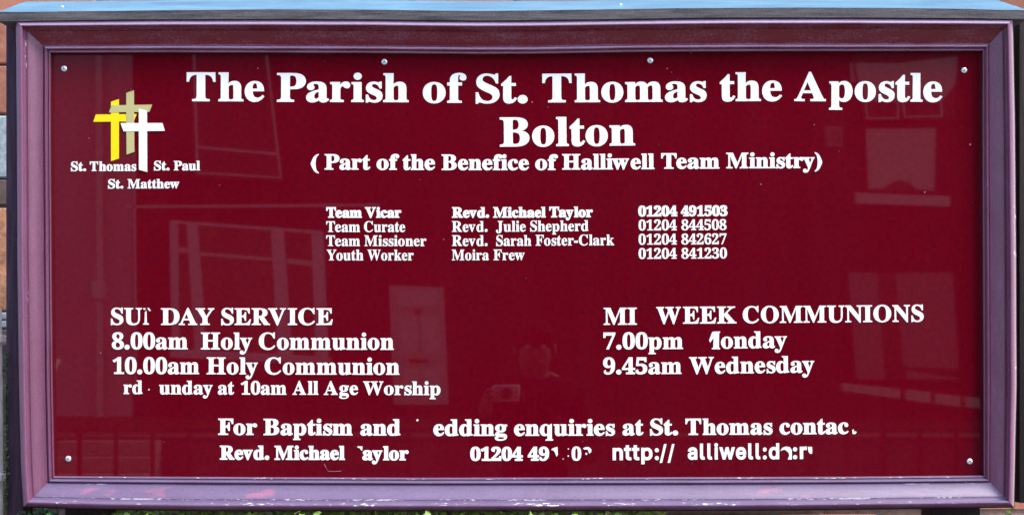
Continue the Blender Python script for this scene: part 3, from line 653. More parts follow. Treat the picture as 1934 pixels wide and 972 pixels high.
SADV = {'n':400*1.40,'t':232*1.40,'p':428*1.40,':':195*1.40,'/':262*1.40,'a':392*1.40,'l':232*1.40,'i':168*1.40,'w':558*1.40,'e':404*1.40,'d':425*1.40,'r':262*1.40}
KERN = {('T','e'):-70,('T','a'):-70,('Y','o'):-85,('W','o'):-60,('W','e'):-55,('V','i'):-30,('F','o'):-20,('A','Y'):-90,('D','A'):-25,('R','V'):-40,('P','a'):-10,('r','-'):-20}
def layout(word, off, sans):
    x = 0; res = []
    for i, ch in enumerate(word):
        me, a, b, c, d_ = glyph(ch, off, sans)
        res.append((me, x, a, b))
        x += (SADV[ch] + 62 if sans else AFM[ch])
        if not sans and i+1 < len(word): x += KERN.get((ch, word[i+1]), 0)
    x0 = min(r[1] + r[2] for r in res); x1 = max(r[1] + r[3] for r in res)
    return res, x0, x1
def put_word(word, x0, x1, y0, y1, cap, off, parent, join=False, sans=False, capu=None):
    """ink from x0 to x1, ink baseline from y0 to y1, capital height cap (photograph pixels)"""
    res, a, b = layout(word, off, sans)
    sx = (x1-x0)/(b-a)                       # px per unit
    capu = (capu or (530*1.40 if sans else 668)) + 2*off
    sz = cap/capu
    slope = (y1-y0)/(x1-x0)
    made = []
    for me, gx, ga, gb in res:
        px = x0 + (gx - a)*sx
        py = y0 + slope*(px-x0) - off*sz
        p = U(px, py, 0.0)
        o = bpy.data.objects.new('letter', me)
        o.location = (p.x, -0.0003, p.z)
        o.scale = (sx, 1.0, sz)
        o.rotation_euler = (0, math.atan(slope), 0)
        made.append(o)
    if join:
        bm = bmesh.new()
        for o in made:
            t = o.data.copy(); t.transform(Matrix.LocRotScale(o.location, o.rotation_euler, o.scale)); bm.from_mesh(t)
            bpy.data.meshes.remove(t); bpy.data.objects.remove(o)
        me = bpy.data.meshes.new('word'); bm.to_mesh(me); bm.free(); me.materials.append(M['letter'])
        link(bpy.data.objects.new('word', me), parent)
    else:
        for o in made: link(o, parent)
def text_line(words, join=False, label=None):
    e = empty('text_line', parent=board)
    if label: e['label'] = label
    for w in words:
        put_word(*w[:7], parent=e, join=join, **(w[7] if len(w) > 7 else {}))
    return e
def fragment(parent, polys, ox, oy, s, mat=None, name='letter'):
    """remains of a peeled letter, outlined from an enlargement with origin (ox, oy) and factor s"""
    for poly in polys:
        pts = [U(ox + x/s, oy + y/s) for x, y in poly]
        c = sum(pts, Vector())/len(pts)
        cs = [[((p.x-c.x)*1000, (p.z-c.z)*1000) for p in pts]]
        me = glyph_mesh('letter', cs, THICK, mat or M['letter'])
        o = bpy.data.objects.new(name, me); link(o, parent); o.location = (c.x, -0.0003, c.z)

B1, B2, B3 = 13, 18, 27
text_line([('The',352.5,499.5,191.5,192,54.5,B1),('Parish',523,772,192.7,193.5,54.5,B1),('of',798.4,881,194.6,194.6,55.5,B1),
           ('St.',898.5,996.7,195,195,54.5,B1),('Thomas',1024.4,1334.6,194,192.2,54.2,B1),('the',1359.5,1477.2,191.7,191,54.5,B1),
           ('Apostle',1500,1779.8,191.4,192.8,54.2,B1)], label='parish title in large white serif letters')
text_line([('Bolton',944,1199.6,277.4,275,55.2,B1)])
text_line([('(',586.6,602,320.6,320.6,29.3,B2),('Part',613,699.7,320.6,320.8,29.5,B2),('of',711.2,754.2,321,321,29.5,B2),('the',760.4,822,321.2,321.2,29.5,B2),
           ('Benefice',833.8,999.2,321.4,321.6,29.5,B2),('of',1010.7,1053.8,321.4,321.4,29.5,B2),('Halliwell',1061.6,1236.2,320.7,319.6,29.5,B2),
           ('Team',1248.6,1358.8,319,318.7,29.5,B2),('Ministry',1371.5,1538.5,318.2,317.6,29.5,B2),(')',1538.5,1553,317.4,317.4,29.3,B2)])
text_line([('St.',134,163,323.4,323.2,18,16),('Thomas',169.8,257.6,323.2,323,18,16)], True)
text_line([('St.',290.9,320.3,322,322,18,16),('Paul',328.2,378,322,321.8,18,16)], True)
text_line([('St.',204.2,233.2,356.2,356,17.6,16),('Matthew',241,338.9,356,355.6,17.6,16)], True)
text_line([('Team',616.2,683.7,411.3,411.3,20.2,31),('Vicar',689.3,758.2,411.3,411.3,20.2,31),('Revd.',853.5,924,411.3,411.2,20.2,31),
           ('Michael',931.4,1030.8,411.2,410.8,20.2,31),('Taylor',1037.3,1119.9,410.6,410.2,20.2,31),('01204',1205.3,1279.4,409,408.6,20.6,31),
           ('491503',1285.6,1374,408.6,408.2,20.6,31)], True, 'bolder first row of the contact list')
text_line([('Team',616.2,680,438,438,20.2,9),('Curate',687.6,765.3,438,438,20.2,9),('Revd.',853.5,920.9,437.8,437.6,20.2,9),
           ('Julie',936.7,993,437.5,437.2,20.2,9),('Shepherd',1001.4,1111.3,437,436.2,20.2,9),('01204',1206,1278.4,435.2,434.8,20.4,9),('844508',1286.8,1372.2,434.8,434.2,20.4,9)], True)
text_line([('Team',616.2,680,464.6,464.6,20.2,9),('Missioner',688,805.3,464.6,464.6,20.2,9),('Revd.',853.5,920.9,464.4,464.4,20.2,9),
           ('Sarah',937.2,1003.5,464.4,464,20.2,9),('Foster-Clark',1011.4,1160,463.8,463,20.2,9),('01204',1206,1278.4,462,461.6,20.4,9),('842627',1286.8,1372.2,461.6,461,20.4,9)], True)
text_line([('Youth',617,686.4,491.5,491.5,20.2,9),('Worker',694,781.3,491.5,491.5,20.2,9),('Moira',853.2,923.5,491.4,491.2,20.2,9),
           ('Frew',931.8,990.8,491.2,491,20.2,9),('01204',1206,1278.4,488.8,488.4,20.4,9),('841230',1286.8,1373,488.4,487.8,20.4,9)], True)
e = text_line([('SU',209.6,268.2,613,613,31.8,B1),('DAY',303.9,404.8,613.4,613.4,31.8,B1),('SERVICE',417.9,628.7,613.4,613.4,31.8,B1)])
fragment(e, [[(425,130),(452,130),(452,150),(430,146)], [(446,175),(464,160),(468,296),(490,307),(490,318),(425,318),(425,307),(442,298)], [(472,128),(490,128),(515,158),(498,165)]], 200, 560, 6.044)
text_line([('8.00am',211.3,354.7,659.2,659.2,32,B1),('Holy',379.5,476,659.4,659.6,32,B1),('Communion',488.7,744,659.8,660.2,32,B1)])
text_line([('10.00am',213.2,376.2,705.8,706,32,B1),('Holy',390.3,487,706.2,706.4,32,B1),('Communion',499.8,754.8,706.6,707.2,32,B1)])
e = text_line([('rd',233.2,269.3,743.5,743.5,25.8,B1),('unday',300.6,401.7,744,744.2,25.8,B1),('at',411.6,442.5,744.4,744.4,25.8,B1),('10am',455,541,744.6,744.8,26,B1),
           ('All',552.4,601.5,744.8,744.8,25.8,B1),('Age',611.5,676.5,745,745,25.8,B1),('Worship',685.6,832,745.2,745.6,25.8,B1)])
fragment(e, [[(362,212),(370,203),(380,212),(372,224)]], 220, 700, 6.044)
text_line([('MI',1140,1203,613.2,612.8,32.2,B1),('WEEK',1239.5,1391,611.4,610.2,32,B1),('COMMUNIONS',1402.7,1744.4,610,607,31.8,B1)])
e = text_line([('7.00pm',1139.6,1290,659.4,658.6,32,B1),('onday',1361.6,1486.3,657.8,656.4,31.8,B1)])
fragment(e, [[(1300,402),(1312,398),(1390,396),(1390,408),(1378,416),(1376,578),(1390,588),(1390,598),(1295,598),(1295,588),(1312,578),(1316,470),(1275,522),(1265,492)]], 1130, 560, 6.044)
text_line([('9.45am',1139,1287.2,706.4,705.6,32,B1),('Wednesday',1301.6,1538,705.8,702.8,31.8,B1)])
e = text_line([('For',412,485.7,820.6,820.8,31,B2),('Baptism',497.6,665.9,821,821.4,31,B2),('and',680.5,756.3,821.6,821.8,31,B2),('edding',818.4,957.8,822.4,822.4,31.4,B2),
           ('enquiries',970.7,1161.6,822.4,821.8,31.2,B2),('at',1175.5,1215.5,821.4,821.2,31.2,B2),('St.',1227.6,1280.9,821.2,821,31.2,B2),('Thomas',1294.6,1459.2,820.8,819.8,31,B2),('contac',1472,1603,819.8,818.8,31,B2)])
fragment(e, [[(884,76),(890,66),(904,66),(912,76),(900,90),(888,86)]], 640, 780, 6.044)
fragment(e, [[(1567,188),(1585,180),(1590,205),(1612,205),(1618,215),(1600,236),(1572,234)]], 1350, 780, 6.044)
e = text_line([('Revd.',415.2,508.9,867.3,867.4,26.8,B3),('Michael',518.3,651.5,867.6,867.8,26.8,B3),('aylor',684.3,771.9,868.2,868.6,26.8,B3),('01204',888,987.5,869.4,869.4,26.6,B3),
           ('49',996.6,1037.2,869.2,869.2,26.6,B3),('0',1079.4,1098,869,869,26.6,B2),
           ('nttp:',1157,1244.5,868.4,867.8,31.5,38,{'sans':True}),('//',1245.8,1274,869.0,868.8,31,26,{'sans':True}),
           ('alliwell:d',1298.8,1471.6,867.2,866.4,31.5,38,{'sans':True}),(':r',1497.6,1523.7,866.2,866,31.5,43,{'sans':True})])
fragment(e, [[(1660,375),(1720,375),(1720,400),(1716,425),(1702,415),(1690,395),(1665,388)]], 400, 780, 6.044)
fragment(e, [[(972,415),(992,395),(1045,380),(1050,470),(1032,492),(1020,455),(1005,425)], [(1160,400),(1172,396),(1178,406),(1166,412)], [(1160,480),(1172,474),(1176,490),(1164,496)],
             [(1102,516),(1112,512),(1116,522),(1106,526)], [(1335,398),(1362,384),(1402,382),(1432,408),(1430,440),(1405,458),(1400,432),(1388,410),(1352,412)], [(1362,452),(1382,446),(1386,466),(1368,474)]], 880, 780, 6.044)
fragment(e, [[(748,428),(768,392),(815,376),(856,384),(878,415),(880,525),(832,525),(850,480),(840,445),(822,432),(802,412),(778,416)],
             [(1062,380),(1110,380),(1112,452),(1098,462),(1078,452),(1066,428)]], 1350, 780, 6.044)

# emblem: three overlapping crosses with slanted ends, each a sheet of vinyl laid on the one below
emb = empty('emblem', parent=board)
def cross(polys, mat, lift, label):
    bm = bmesh.new(); s = 4.418
    pts2 = []
    cs = []
    for poly in polys:
        c = [((U(120+x/s, 150+y/s).x)*1000, (U(120+x/s, 150+y/s).z)*1000) for x, y in poly]
        if area(c) < 0: c = c[::-1]
        cs.append(c)
    bm.free()
    me = glyph_mesh('cross', cs, lift, mat)
    o = bpy.data.objects.new('cross', me); link(o, emb); o['label'] = label
    o.location = (0, -0.0003, 0)
cross([[(397,188),(463,166),(463,660),(397,682)], [(270,294),(612,290),(585,352),(250,355)]], M['yellow'], 0.0005, 'yellow cross')
cross([[(525,115),(588,93),(592,604),(527,629)], [(402,218),(740,212),(718,272),(381,277)]], M['tan'], 0.0010, 'tan cross')
cross([[(630,246),(697,264),(699,773),(631,755)], [(478,367),(826,366),(846,431),(503,435)]], M['letter'], 0.0015, 'white cross')

# scratches and specks of paint on the panel
M['scratch'] = simple('scratched acrylic', (0.32, 0.14, 0.18), 0.7, 0.1, 100.0)
bm = bmesh.new()
tube(bm, [U(400+x/4.835, 852+y/4.835, 0.0002) for x, y in ((1026,112),(1040,140),(1062,178),(1110,182),(1182,178))], 0.0005, 5)
meshobj('scratch', bm, M['scratch'], board)
for px, py, r in ((487,129.5,1.3),(1005,193,1.5),(1260,129.5,1.4),(1832,273,1.9),(1746.5,363,1.5),(168,261,1.2),(1437,348,1.4),(1305,99.5,2.0),(1268,137,0.9),(190,666,1.3),(838,452,1.2),(1538,236,1.1)):
    bm = bmesh.new(); c = U(px, py)
    n = 8
    pts = [Vector((c.x + r/1000*math.cos(k*math.pi/4)*random.uniform(0.7, 1.1), -0.0004, c.z + r/1000*math.sin(k*math.pi/4)*random.uniform(0.7, 1.1))) for k in range(n)]
    prism(bm, pts, Vector((0, 0.0005, 0)))
    meshobj('paint_speck', bm, M['scratch'], board)

# ------------------------------------------------------------------ wall behind, ivy, ground
YW = 0.34
kW = (D + YW)/D/1000
def W(px, py): return (XC + (px-PXC)*kW, ZC + (PYC-py)*kW)
wall = empty('brick_wall', (0, YW, 0), 'orange brick wall standing close behind the notice board', 'wall')
bm = bmesh.new(); box(bm, -1.9, 1.9, YW+0.012, YW+0.22, -0.2, 2.50); meshobj('mortar_bed', bm, M['mortar'], wall)
bm = bmesh.new(); box(bm, -1.93, 1.93, YW-0.03, YW+0.25, 2.503, 2.575, 0.008, 2); meshobj('coping', bm, M['pale_stone'], wall)
bmeshes = []
for k in range(4):
    bm = bmesh.new(); box(bm, -0.5, 0.5, -0.5, 0.5, -0.5, 0.5)
    bmesh.ops.bevel(bm, geom=list(bm.edges), offset=0.03, segments=1, affect='EDGES')
    for v in bm.verts: v.co += Vector((random.uniform(-1,1)*0.01, random.uniform(-1,1)*0.03, random.uniform(-1,1)*0.025))
    me = bpy.data.meshes.new('brick'); bm.to_mesh(me); bm.free(); me.materials.append(M['brick']); bmeshes.append(me)
xl = W(14, 0)[0]; stuff = bmesh.new()
nvis = 0
row = 0; z = 0.004
while z < 2.49:
    x = -1.9 + (0.1125 if row % 2 else 0.0)
    while x < 1.88:
        L = min(0.215, 1.895 - x)
        cx, cz = x + L/2, z + 0.0325
        pyb = PYC - (cz - ZC)/kW; pxb = PXC + (cx - XC)/kW
        if x + L > xl + 0.004 or True:
            x0 = max(x, xl + 0.006) if (pyb > 30 and pyb < 990 and x < xl + 0.006) else x
            if not (pyb > 30 and pyb < 990 and x + L < xl + 0.05):
                L2 = x + L - x0
                vis = (pyb > 930 and pyb < 1010 and pxb > 1150) or pyb < 40 or pxb > 1900 or pxb < 40
                vis = vis and -110 < pyb < 1060 and -150 < pxb < 2100 and nvis < 295
                loc = Vector((x0 + L2/2, YW + 0.055 - random.uniform(0, 0.006), cz))
                sc = Vector((L2, 0.1, 0.064))
                me = random.choice(bmeshes)
                if vis:
                    o = bpy.data.objects.new('brick', me); link(o, wall)
                    o.matrix_parent_inverse = Matrix.Translation((0, -YW, 0))
                    o.location = loc; o.scale = sc; nvis += 1
                else:
                    t = me.copy(); t.transform(Matrix.LocRotScale(loc, None, sc)); stuff.from_mesh(t); bpy.data.meshes.remove(t)
        x += 0.225
    z += 0.075; row += 1
me = bpy.data.meshes.new('brickwork'); stuff.to_mesh(me); stuff.free(); me.materials.append(M['brick'])
o = bpy.data.objects.new('brickwork', me); link(o, wall); o.matrix_parent_inverse = Matrix.Translation((0, -YW, 0)); o['kind'] = 'stuff'
# the toothed column of odd stones at the wall's left end
for y0, y1, mt, lab in ((40,120,'brick',None),(124,214,'brick',None),(218,335,'pale_stone','pale grey painted stone'),(339,387,'dark_stone','sooty dark stone'),
                    (392,586,'orange_stone','tall orange sandstone block'),(589,603,'slate',None),(605,618,'pale_stone',None),(622,700,'dark_stone',None),(704,800,'dark_stone',None),(804,985,'dark_stone',None)):
    a = W(-70, y0); b = W(13, y1)
    bm = bmesh.new(); box(bm, a[0], b[0], YW+0.002, YW+0.1, b[1], a[1], 0.003, 1)
    o = meshobj('quoin', bm, M[mt], wall)
    if lab: o['label'] = lab
# pale pipe clipped to the wall at the far left
pipe = empty('waste_pipe', (0, YW, 0), 'slim white waste pipe on the wall left of the board', 'pipe')
M['pipe'] = simple('white plastic pipe', (0.72, 0.70, 0.70), 0.5, 0.1, 30.0)
bm = bmesh.new(); a = U(-9, 582, -0.24); b = U(-5, 1010, -0.24)
tube(bm, [(a.x, 0.24, a.z), (a.x+0.003, 0.24, (a.z+b.z)/2), (b.x, 0.24, -0.05)], 0.0125, 16)
meshobj('tube', bm, M['pipe'], pipe, 60)
for py in (640, 900):
    c = U(-7, py, -0.24); bm = bmesh.new(); box(bm, c.x-0.018, c.x+0.018, 0.222, YW+0.01, c.z-0.008, c.z+0.008, 0.002)
    meshobj('clip', bm, M['pipe'], pipe)

# ivy and moss along the bottom of the board
def leafmat(name, a, b):
    m = N(name); info = m.coord()
    n = m.noise(info, 40.0, 2.0, 0.5)
    m.set(color=m.mix(m.ramp(n, 0.35, 0.65), a, b), rough=0.5)
    return m.m
M['leaf'] = leafmat('ivy leaf green', (0.07, 0.15, 0.025), (0.36, 0.50, 0.09))
M['leaf2'] = leafmat('mossy leaf green', (0.02, 0.06, 0.03), (0.08, 0.20, 0.07))
M['stem'] = simple('ivy stem brown', (0.06, 0.04, 0.02), 0.9, 0.3, 100.0)
def ivy(px0, px1, label, mat, n, top=950, size=(0.004, 0.010), y0=-0.05, y1=0.24):
    a = U(px0, 970, -0.2); b = U(px1, 970, -0.2)
    root = empty('ivy', ((a.x+b.x)/2, 0.22, a.z-0.6), label, 'ivy')
    bm = bmesh.new()
    for _ in range(n):
        y = random.uniform(y0, y1)
        px = random.uniform(px0, px1)
        zt = U(px, top if y > 0.10 else max(top, 966), -y).z
        depth = abs(random.gauss(0, 0.10))
        clump = mnoise.noise(Vector((px*0.03, 1.7, px0))) * 0.010
        c = Vector((U(px, 970, -y).x, y, zt - depth + clump - 0.002))
        s = random.uniform(*size)
        q = Matrix.Rotation(random.uniform(0, 6.28), 3, 'Z') @ Matrix.Rotation(random.uniform(0.2, 1.5), 3, 'X') @ Matrix.Rotation(random.uniform(0, 6.28), 3, 'Z')
        shape = ((0,-1,0),(0.55,-0.75,0.05),(0.95,-0.1,0),(0.45,0.1,0.08),(0,1.1,0),(-0.45,0.1,0.08),(-0.95,-0.1,0),(-0.55,-0.75,0.05))
        vs = [bm.verts.new(c + q @ (Vector(p)*s)) for p in shape]
        bm.faces.new(vs)
    me = bpy.data.meshes.new('foliage'); bm.to_mesh(me); bm.free(); me.materials.append(mat)
    o = bpy.data.objects.new('foliage', me); link(o, root); o.matrix_parent_inverse = Matrix.Translation(-root.location); o['kind'] = 'stuff'
    bm = bmesh.new()
    k = max(2, int((px1-px0)/90))
    for i in range(k):
        px = px0 + (px1-px0)*(i+0.5)/k
        p = U(px, 985, -0.25)
        pts = [Vector((p.x + random.uniform(-0.04, 0.04)*j, 0.27 - 0.01*j, z_)) for j, z_ in enumerate((-0.02, 0.25, 0.55, 0.8, p.z))]
        tube(bm, pts, [0.008, 0.007, 0.006, 0.005, 0.003], 6)
    meshobj('stem', bm, M['stem'], root)
ivy(203, 1256, 'bushy yellow green ivy behind the lower edge of the board', M['leaf'], 9000)
ivy(26, 112, 'small dark green ivy tuft at the board\'s lower left corner', M['leaf2'], 900)
ivy(1898, 1916, 'tiny bright green sprig at the board\'s lower right corner', M['leaf'], 60, 950, (0.004, 0.009), 0.05, 0.12)

# thin creeper on the left stile
a = U(12, 960, -0.02); cr = empty('creeper', (a.x, 0.02, a.z), 'thin green mossy creeper climbing the board\'s dark left edge', 'creeper')
bm = bmesh.new()
for _ in range(260):
    py = 960 - 290*random.random()**1.3
    c = U(random.gauss(12.0, 2.0), py, -0.018); s_ = random.uniform(0.0015, 0.0035)
    q = Matrix.Rotation(random.uniform(0, 6.28), 3, 'Z') @ Matrix.Rotation(random.uniform(0.2, 1.5), 3, 'X') @ Matrix.Rotation(random.uniform(0, 6.28), 3, 'Z')
    bm.faces.new([bm.verts.new(c + q @ (Vector(p)*s_)) for p in ((0,-1,0),(0.9,-0.2,0),(0,1.1,0),(-0.9,-0.2,0))])
me = bpy.data.meshes.new('foliage'); bm.to_mesh(me); bm.free(); me.materials.append(M['leaf2'])
o = bpy.data.objects.new('foliage', me); link(o, cr); o.matrix_parent_inverse = Matrix.Translation(-cr.location); o['kind'] = 'stuff'
bm = bmesh.new(); tube(bm, [U(11.5, 1020, -0.02), U(12.5, 860, -0.02), U(11.5, 760, -0.02), U(12.5, 680, -0.02)], [0.002,0.0016,0.0012,0.0006], 6); meshobj('stem', bm, M['stem'], cr)
M['paving'] = simple('grey flag paving', (0.17, 0.165, 0.16), 0.9, 0.2, 6.0, 0.3)
M['asphalt'] = simple('asphalt', (0.055, 0.055, 0.058), 0.9, 0.25, 40.0, 0.4)
M['grass'] = simple('rough grass soil', (0.05, 0.07, 0.03), 0.95, 0.4, 12.0, 0.4)
M['kerb'] = simple('kerb stone', (0.33, 0.32, 0.30), 0.9, 0.2, 10.0, 0.2)
def struct(name, bm, mat): return tag(meshobj(name, bm, mat), kind='structure')
bm = bmesh.new(); bmesh.ops.create_grid(bm, x_segments=2, y_segments=2, size=90); 
for v in bm.verts: v.co.z = -0.14
struct('ground', bm, M['grass'])
bm = bmesh.new(); box(bm, -40, 40, -3.3, 6.0, -0.3, 0.0); struct('pavement', bm, M['paving'])
bm = bmesh.new(); box(bm, -40, 40, -3.45, -3.303, -0.3, 0.004, 0.01); struct('kerb', bm, M['kerb'])
bm = bmesh.new(); box(bm, -40, 40, -9.0, -3.453, -0.3, -0.12); struct('road', bm, M['asphalt'])
bm = bmesh.new(); box(bm, -40, 40, -9.15, -9.003, -0.3, 0.004, 0.01); o = struct('kerb', bm, M['kerb'])
bm = bmesh.new(); box(bm, -40, 40, -12.0, -9.153, -0.3, 0.0); struct('pavement', bm, M['paving'])

# ------------------------------------------------------------------ the street mirrored in the panel
F = 17.5
M['redbrick'] = mat_facade('red terrace brick', (0.10, 0.022, 0.016), (0.08, 0.018, 0.014), (0.08, 0.05, 0.045))
M['render'] = mat_facade('grey painted brick', (0.62, 0.54, 0.62), (0.56, 0.48, 0.56), (0.45, 0.40, 0.45))
M['white'] = simple('white window paint', (0.70, 0.70, 0.72), 0.4, 0.05, 5.0)
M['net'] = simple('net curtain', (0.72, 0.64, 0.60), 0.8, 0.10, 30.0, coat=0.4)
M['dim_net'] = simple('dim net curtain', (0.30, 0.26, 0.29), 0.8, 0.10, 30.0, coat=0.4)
M['glass'] = simple('dark window glass', (0.012, 0.012, 0.015), 0.05, 0.1, 5.0)
M['door'] = simple('white door paint', (0.60, 0.52, 0.54), 0.4, 0.05, 5.0)
M['iron'] = simple('black iron paint', (0.015, 0.015, 0.017), 0.5, 0.2, 30.0)
M['garden_stone'] = simple('garden wall stone', (0.10, 0.085, 0.09), 0.9, 0.2, 3.0, 0.3)
M['sill'] = simple('painted stone sill', (0.78, 0.70, 0.70), 0.7, 0.1, 8.0)
M['roof'] = simple('roof slate', (0.07, 0.07, 0.085), 0.7, 0.3, 3.0, 0.2)
M['dark'] = simple('dark trim', (0.05, 0.03, 0.03), 0.6, 0.1, 8.0)
M['faint'] = simple('dull painted trim', (0.80, 0.72, 0.78), 0.6, 0.1, 8.0)

def house(px0, px1, mat, label, y=F, z0=-0.3, ztop=7.9):
    a = V(px0, 742, y); b = V(px1, 742, y)
    h = empty('terraced_house', ((a.x+b.x)/2, -y-4, 0.9), label, 'house', 'terraced houses across the street')
    bm = bmesh.new(); box(bm, a.x, b.x, -y-8, -y, z0, ztop); meshobj('wall', bm, mat, h)
    bm = bmesh.new()
    prism(bm, [Vector((a.x, -y+0.25, ztop+0.004)), Vector((a.x, -y-4, ztop+2.4)), Vector((a.x, -y-8.2, ztop+0.004))], Vector((b.x-a.x, 0, 0)))
    rf = meshobj('roof', bm, M['roof'], h)
    bm = bmesh.new(); box(bm, b.x-0.9, b.x-0.1, -y-4.4, -y-3.6, ztop+1.5, ztop+3.4); c = meshobj('chimney', bm, M['redbrick'], None); c.parent = rf
    bm = bmesh.new(); box(bm, a.x+0.01, b.x-0.01, -y+0.252, -y+0.36, ztop-0.06, ztop+0.04); meshobj('gutter', bm, M['dark'], h)
    return h
def fq(name, pts, s, ox, oy, parent, mat, proud=0.05, y=F, sub=None, label=None):
    P = [V(ox + a/s, oy + b/s, y - proud) for a, b in pts]
    bm = bmesh.new(); prism(bm, P, Vector((0, -proud - 0.02, 0)))
    o = meshobj(name, bm, mat, parent if sub is None else None)
    if sub is not None:
        o.parent = sub
    if label: o['label'] = label
    return o
hA = house(-620, 250, M['render'], 'pale grey painted terraced house with a drainpipe at its edge')
hB = house(252, 1180, M['redbrick'], 'red brick terraced house with a wide ground floor window and white door')
hC = house(1182, 2500, M['redbrick'], 'red brick terraced house with curtained windows above one another')

def outline_bars(pts, s, ox, oy, parent, mat, w, name, proud=0.06, sub=None):
    """four bars around a quad"""
    n = len(pts); c = (sum(p[0] for p in pts)/n, sum(p[1] for p in pts)/n)
    inner = []
    for p in pts:
        dx, dy = c[0]-p[0], c[1]-p[1]
        inner.append((p[0] + math.copysign(w, dx), p[1] + math.copysign(w, dy)))
    bm = bmesh.new()
    for i in range(n):
        j = (i+1) % n
        q = [pts[i], pts[j], inner[j], inner[i]]
        prism(bm, [V(ox+a/s, oy+b/s, F-proud) for a, b in q], Vector((0, -proud-0.02, 0)))
    o = meshobj(name, bm, mat, parent if sub is None else None)
    if sub is not None:
        o.parent = sub
    return o
def window(parent, quad, s, ox, oy, w, frame_mat=None, label=None):
    wf = outline_bars(quad, s, ox, oy, parent, frame_mat or M['white'], w, 'window')
    if label: wf['label'] = label
    fq('pane', quad, s, ox, oy, parent, M['glass'], 0.015, sub=wf)
    return wf
# left: wide ground floor window
s1, ox1, oy1 = 2.43, 100, 360
wf = window(hB, [(535,135),(1240,185),(1265,775),(545,740)], s1, ox1, oy1, 14, M['faint'])
for pts in ([(548,150),(572,152),(580,738),(552,736)], [(613,150),(664,154),(705,748),(652,744)], [(1000,178),(1058,182),(1098,758),(1032,754)], [(1186,200),(1236,204),(1262,765),(1206,762)]):
    fq('mullion', pts, s1, ox1, oy1, hB, M['faint'], 0.07, sub=wf)
for pts in ([(572,258),(618,262),(620,286),(574,282)], [(676,282),(1006,306),(1007,322),(678,298)], [(1072,310),(1190,322),(1191,346),(1074,334)]):
    fq('transom', pts, s1, ox1, oy1, hB, M['sill'], 0.068, sub=wf)
fq('sill', [(535,738),(1275,768),(1277,796),(536,764)], s1, ox1, oy1, hB, M['faint'], 0.12)
fq('string_course', [(330,98-30),(1500,60),(1500,72),(330,84-4)], s1, ox1, oy1, hB, M['faint'], 0.04)
for pts in ([(705,165),(745,168),(748,215),(708,212)], [(950,335),(1008,338),(1010,370),(952,368)], [(1152,255),(1178,257),(1180,305),(1154,303)]):
    fq('poster', pts, s1, ox1, oy1, hB, simple('orange paper', (0.42, 0.20, 0.06), 0.8), 0.02, sub=wf)
# its first floor window
s2, ox2, oy2 = 3.223, 100, 100
wu = window(hB, [(848,-120),(1290,-120),(1392,765),(872,735)], s2, ox2, oy2, 12, M['faint'])
fq('transom', [(870,565),(1372,608),(1374,624),(872,580)], s2, ox2, oy2, hB, M['faint'], 0.07, sub=wu)
fq('sill', [(840,738),(1405,768),(1407,790),(842,758)], s2, ox2, oy2, hB, M['dark'], 0.1)
# drainpipe and box on the grey house
bm = bmesh.new(); a = V(186, -250, F-0.08); b = V(189, 790, F-0.08)
tube(bm, [a, (a+b)/2, b], 0.055, 10); o = meshobj('drainpipe', bm, M['sill'], hA, 60)
fq('hopper', [(172,412),(232,415),(234,496),(178,492)], s1, ox1, oy1, hA, M['white'], 0.17)
fq('corner_strip', [(366,-200),(376,-200),(384,900),(374,900)], s1, ox1, oy1, hA, M['sill'], 0.04)
# door of the middle house
s3, ox3, oy3 = 2.314, 600, 480
dr = fq('door', [(312,135),(550,145),(572,655),(332,655)], s3, ox3, oy3, hB, M['door'], 0.06, label='white panelled front door')
for pts in ([(350,160),(520,165),(522,232),(353,228)], [(356,270),(432,272),(440,430),(364,428)], [(450,272),(525,274),(532,430),(458,430)], [(368,500),(440,500),(446,630),(376,630)], [(462,500),(534,500),(542,630),(470,630)]):
    fq('door_panel', pts, s3, ox3, oy3, hB, M['white'], 0.072, sub=dr)
fq('letterbox', [(400,456),(484,460),(484,472),(402,469)], s3, ox3, oy3, hB, M['iron'], 0.09, sub=dr)
fq('knocker', [(428,240),(448,241),(449,258),(430,257)], s3, ox3, oy3, hB, M['iron'], 0.10, sub=dr)
# right house
s4, ox4, oy4 = 2.944, 1500, 90
w1 = window(hC, [(300,-60),(925,-80),(915,405),(390,410)], s4, ox4, oy4, 9, M['dark'])
fq('curtain', [(310,85),(560,88),(915,50),(895,205),(818,300),(392,298),(385,200),(318,190)], s4, ox4, oy4, hC, M['net'], 0.03, sub=w1)
for q in ([(392,285),(582,292),(582,397),(402,397)], [(600,292),(820,290),(828,385),(612,390)]):
    outline_bars(q, s4, ox4, oy4, hC, M['sill'], 9, 'sash', 0.07, sub=w1)
w2 = window(hC, [(388,436),(800,432),(792,802),(402,802)], s4, ox4, oy4, 7, M['dark'])
fq('curtain', [(398,450),(790,448),(781,796),(680,786),(630,745),(590,735),(545,745),(500,782),(412,786)], s4, ox4, oy4, hC, M['net'], 0.03, sub=w2)
fq('sill', [(343,806),(865,826),(868,882),(348,864)], s4, ox4, oy4, hC, M['sill'], 0.14)
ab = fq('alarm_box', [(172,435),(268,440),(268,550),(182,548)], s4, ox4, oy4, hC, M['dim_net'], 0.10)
outline_bars([(215,466),(256,468),(256,530),(218,528)], s4, ox4, oy4, hC, M['dark'], 5, 'emblem_ring', 0.12, sub=ab)
s5, ox5, oy5 = 2.777, 1500, 450
w3 = window(hC, [(270,165),(850,165),(880,745),(310,745)], s5, ox5, oy5, 8, M['dark'])
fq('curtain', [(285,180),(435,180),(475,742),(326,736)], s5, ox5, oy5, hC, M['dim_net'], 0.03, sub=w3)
fq('curtain', [(530,180),(835,180),(865,682),(572,672)], s5, ox5, oy5, hC, M['dim_net'], 0.03, sub=w3)
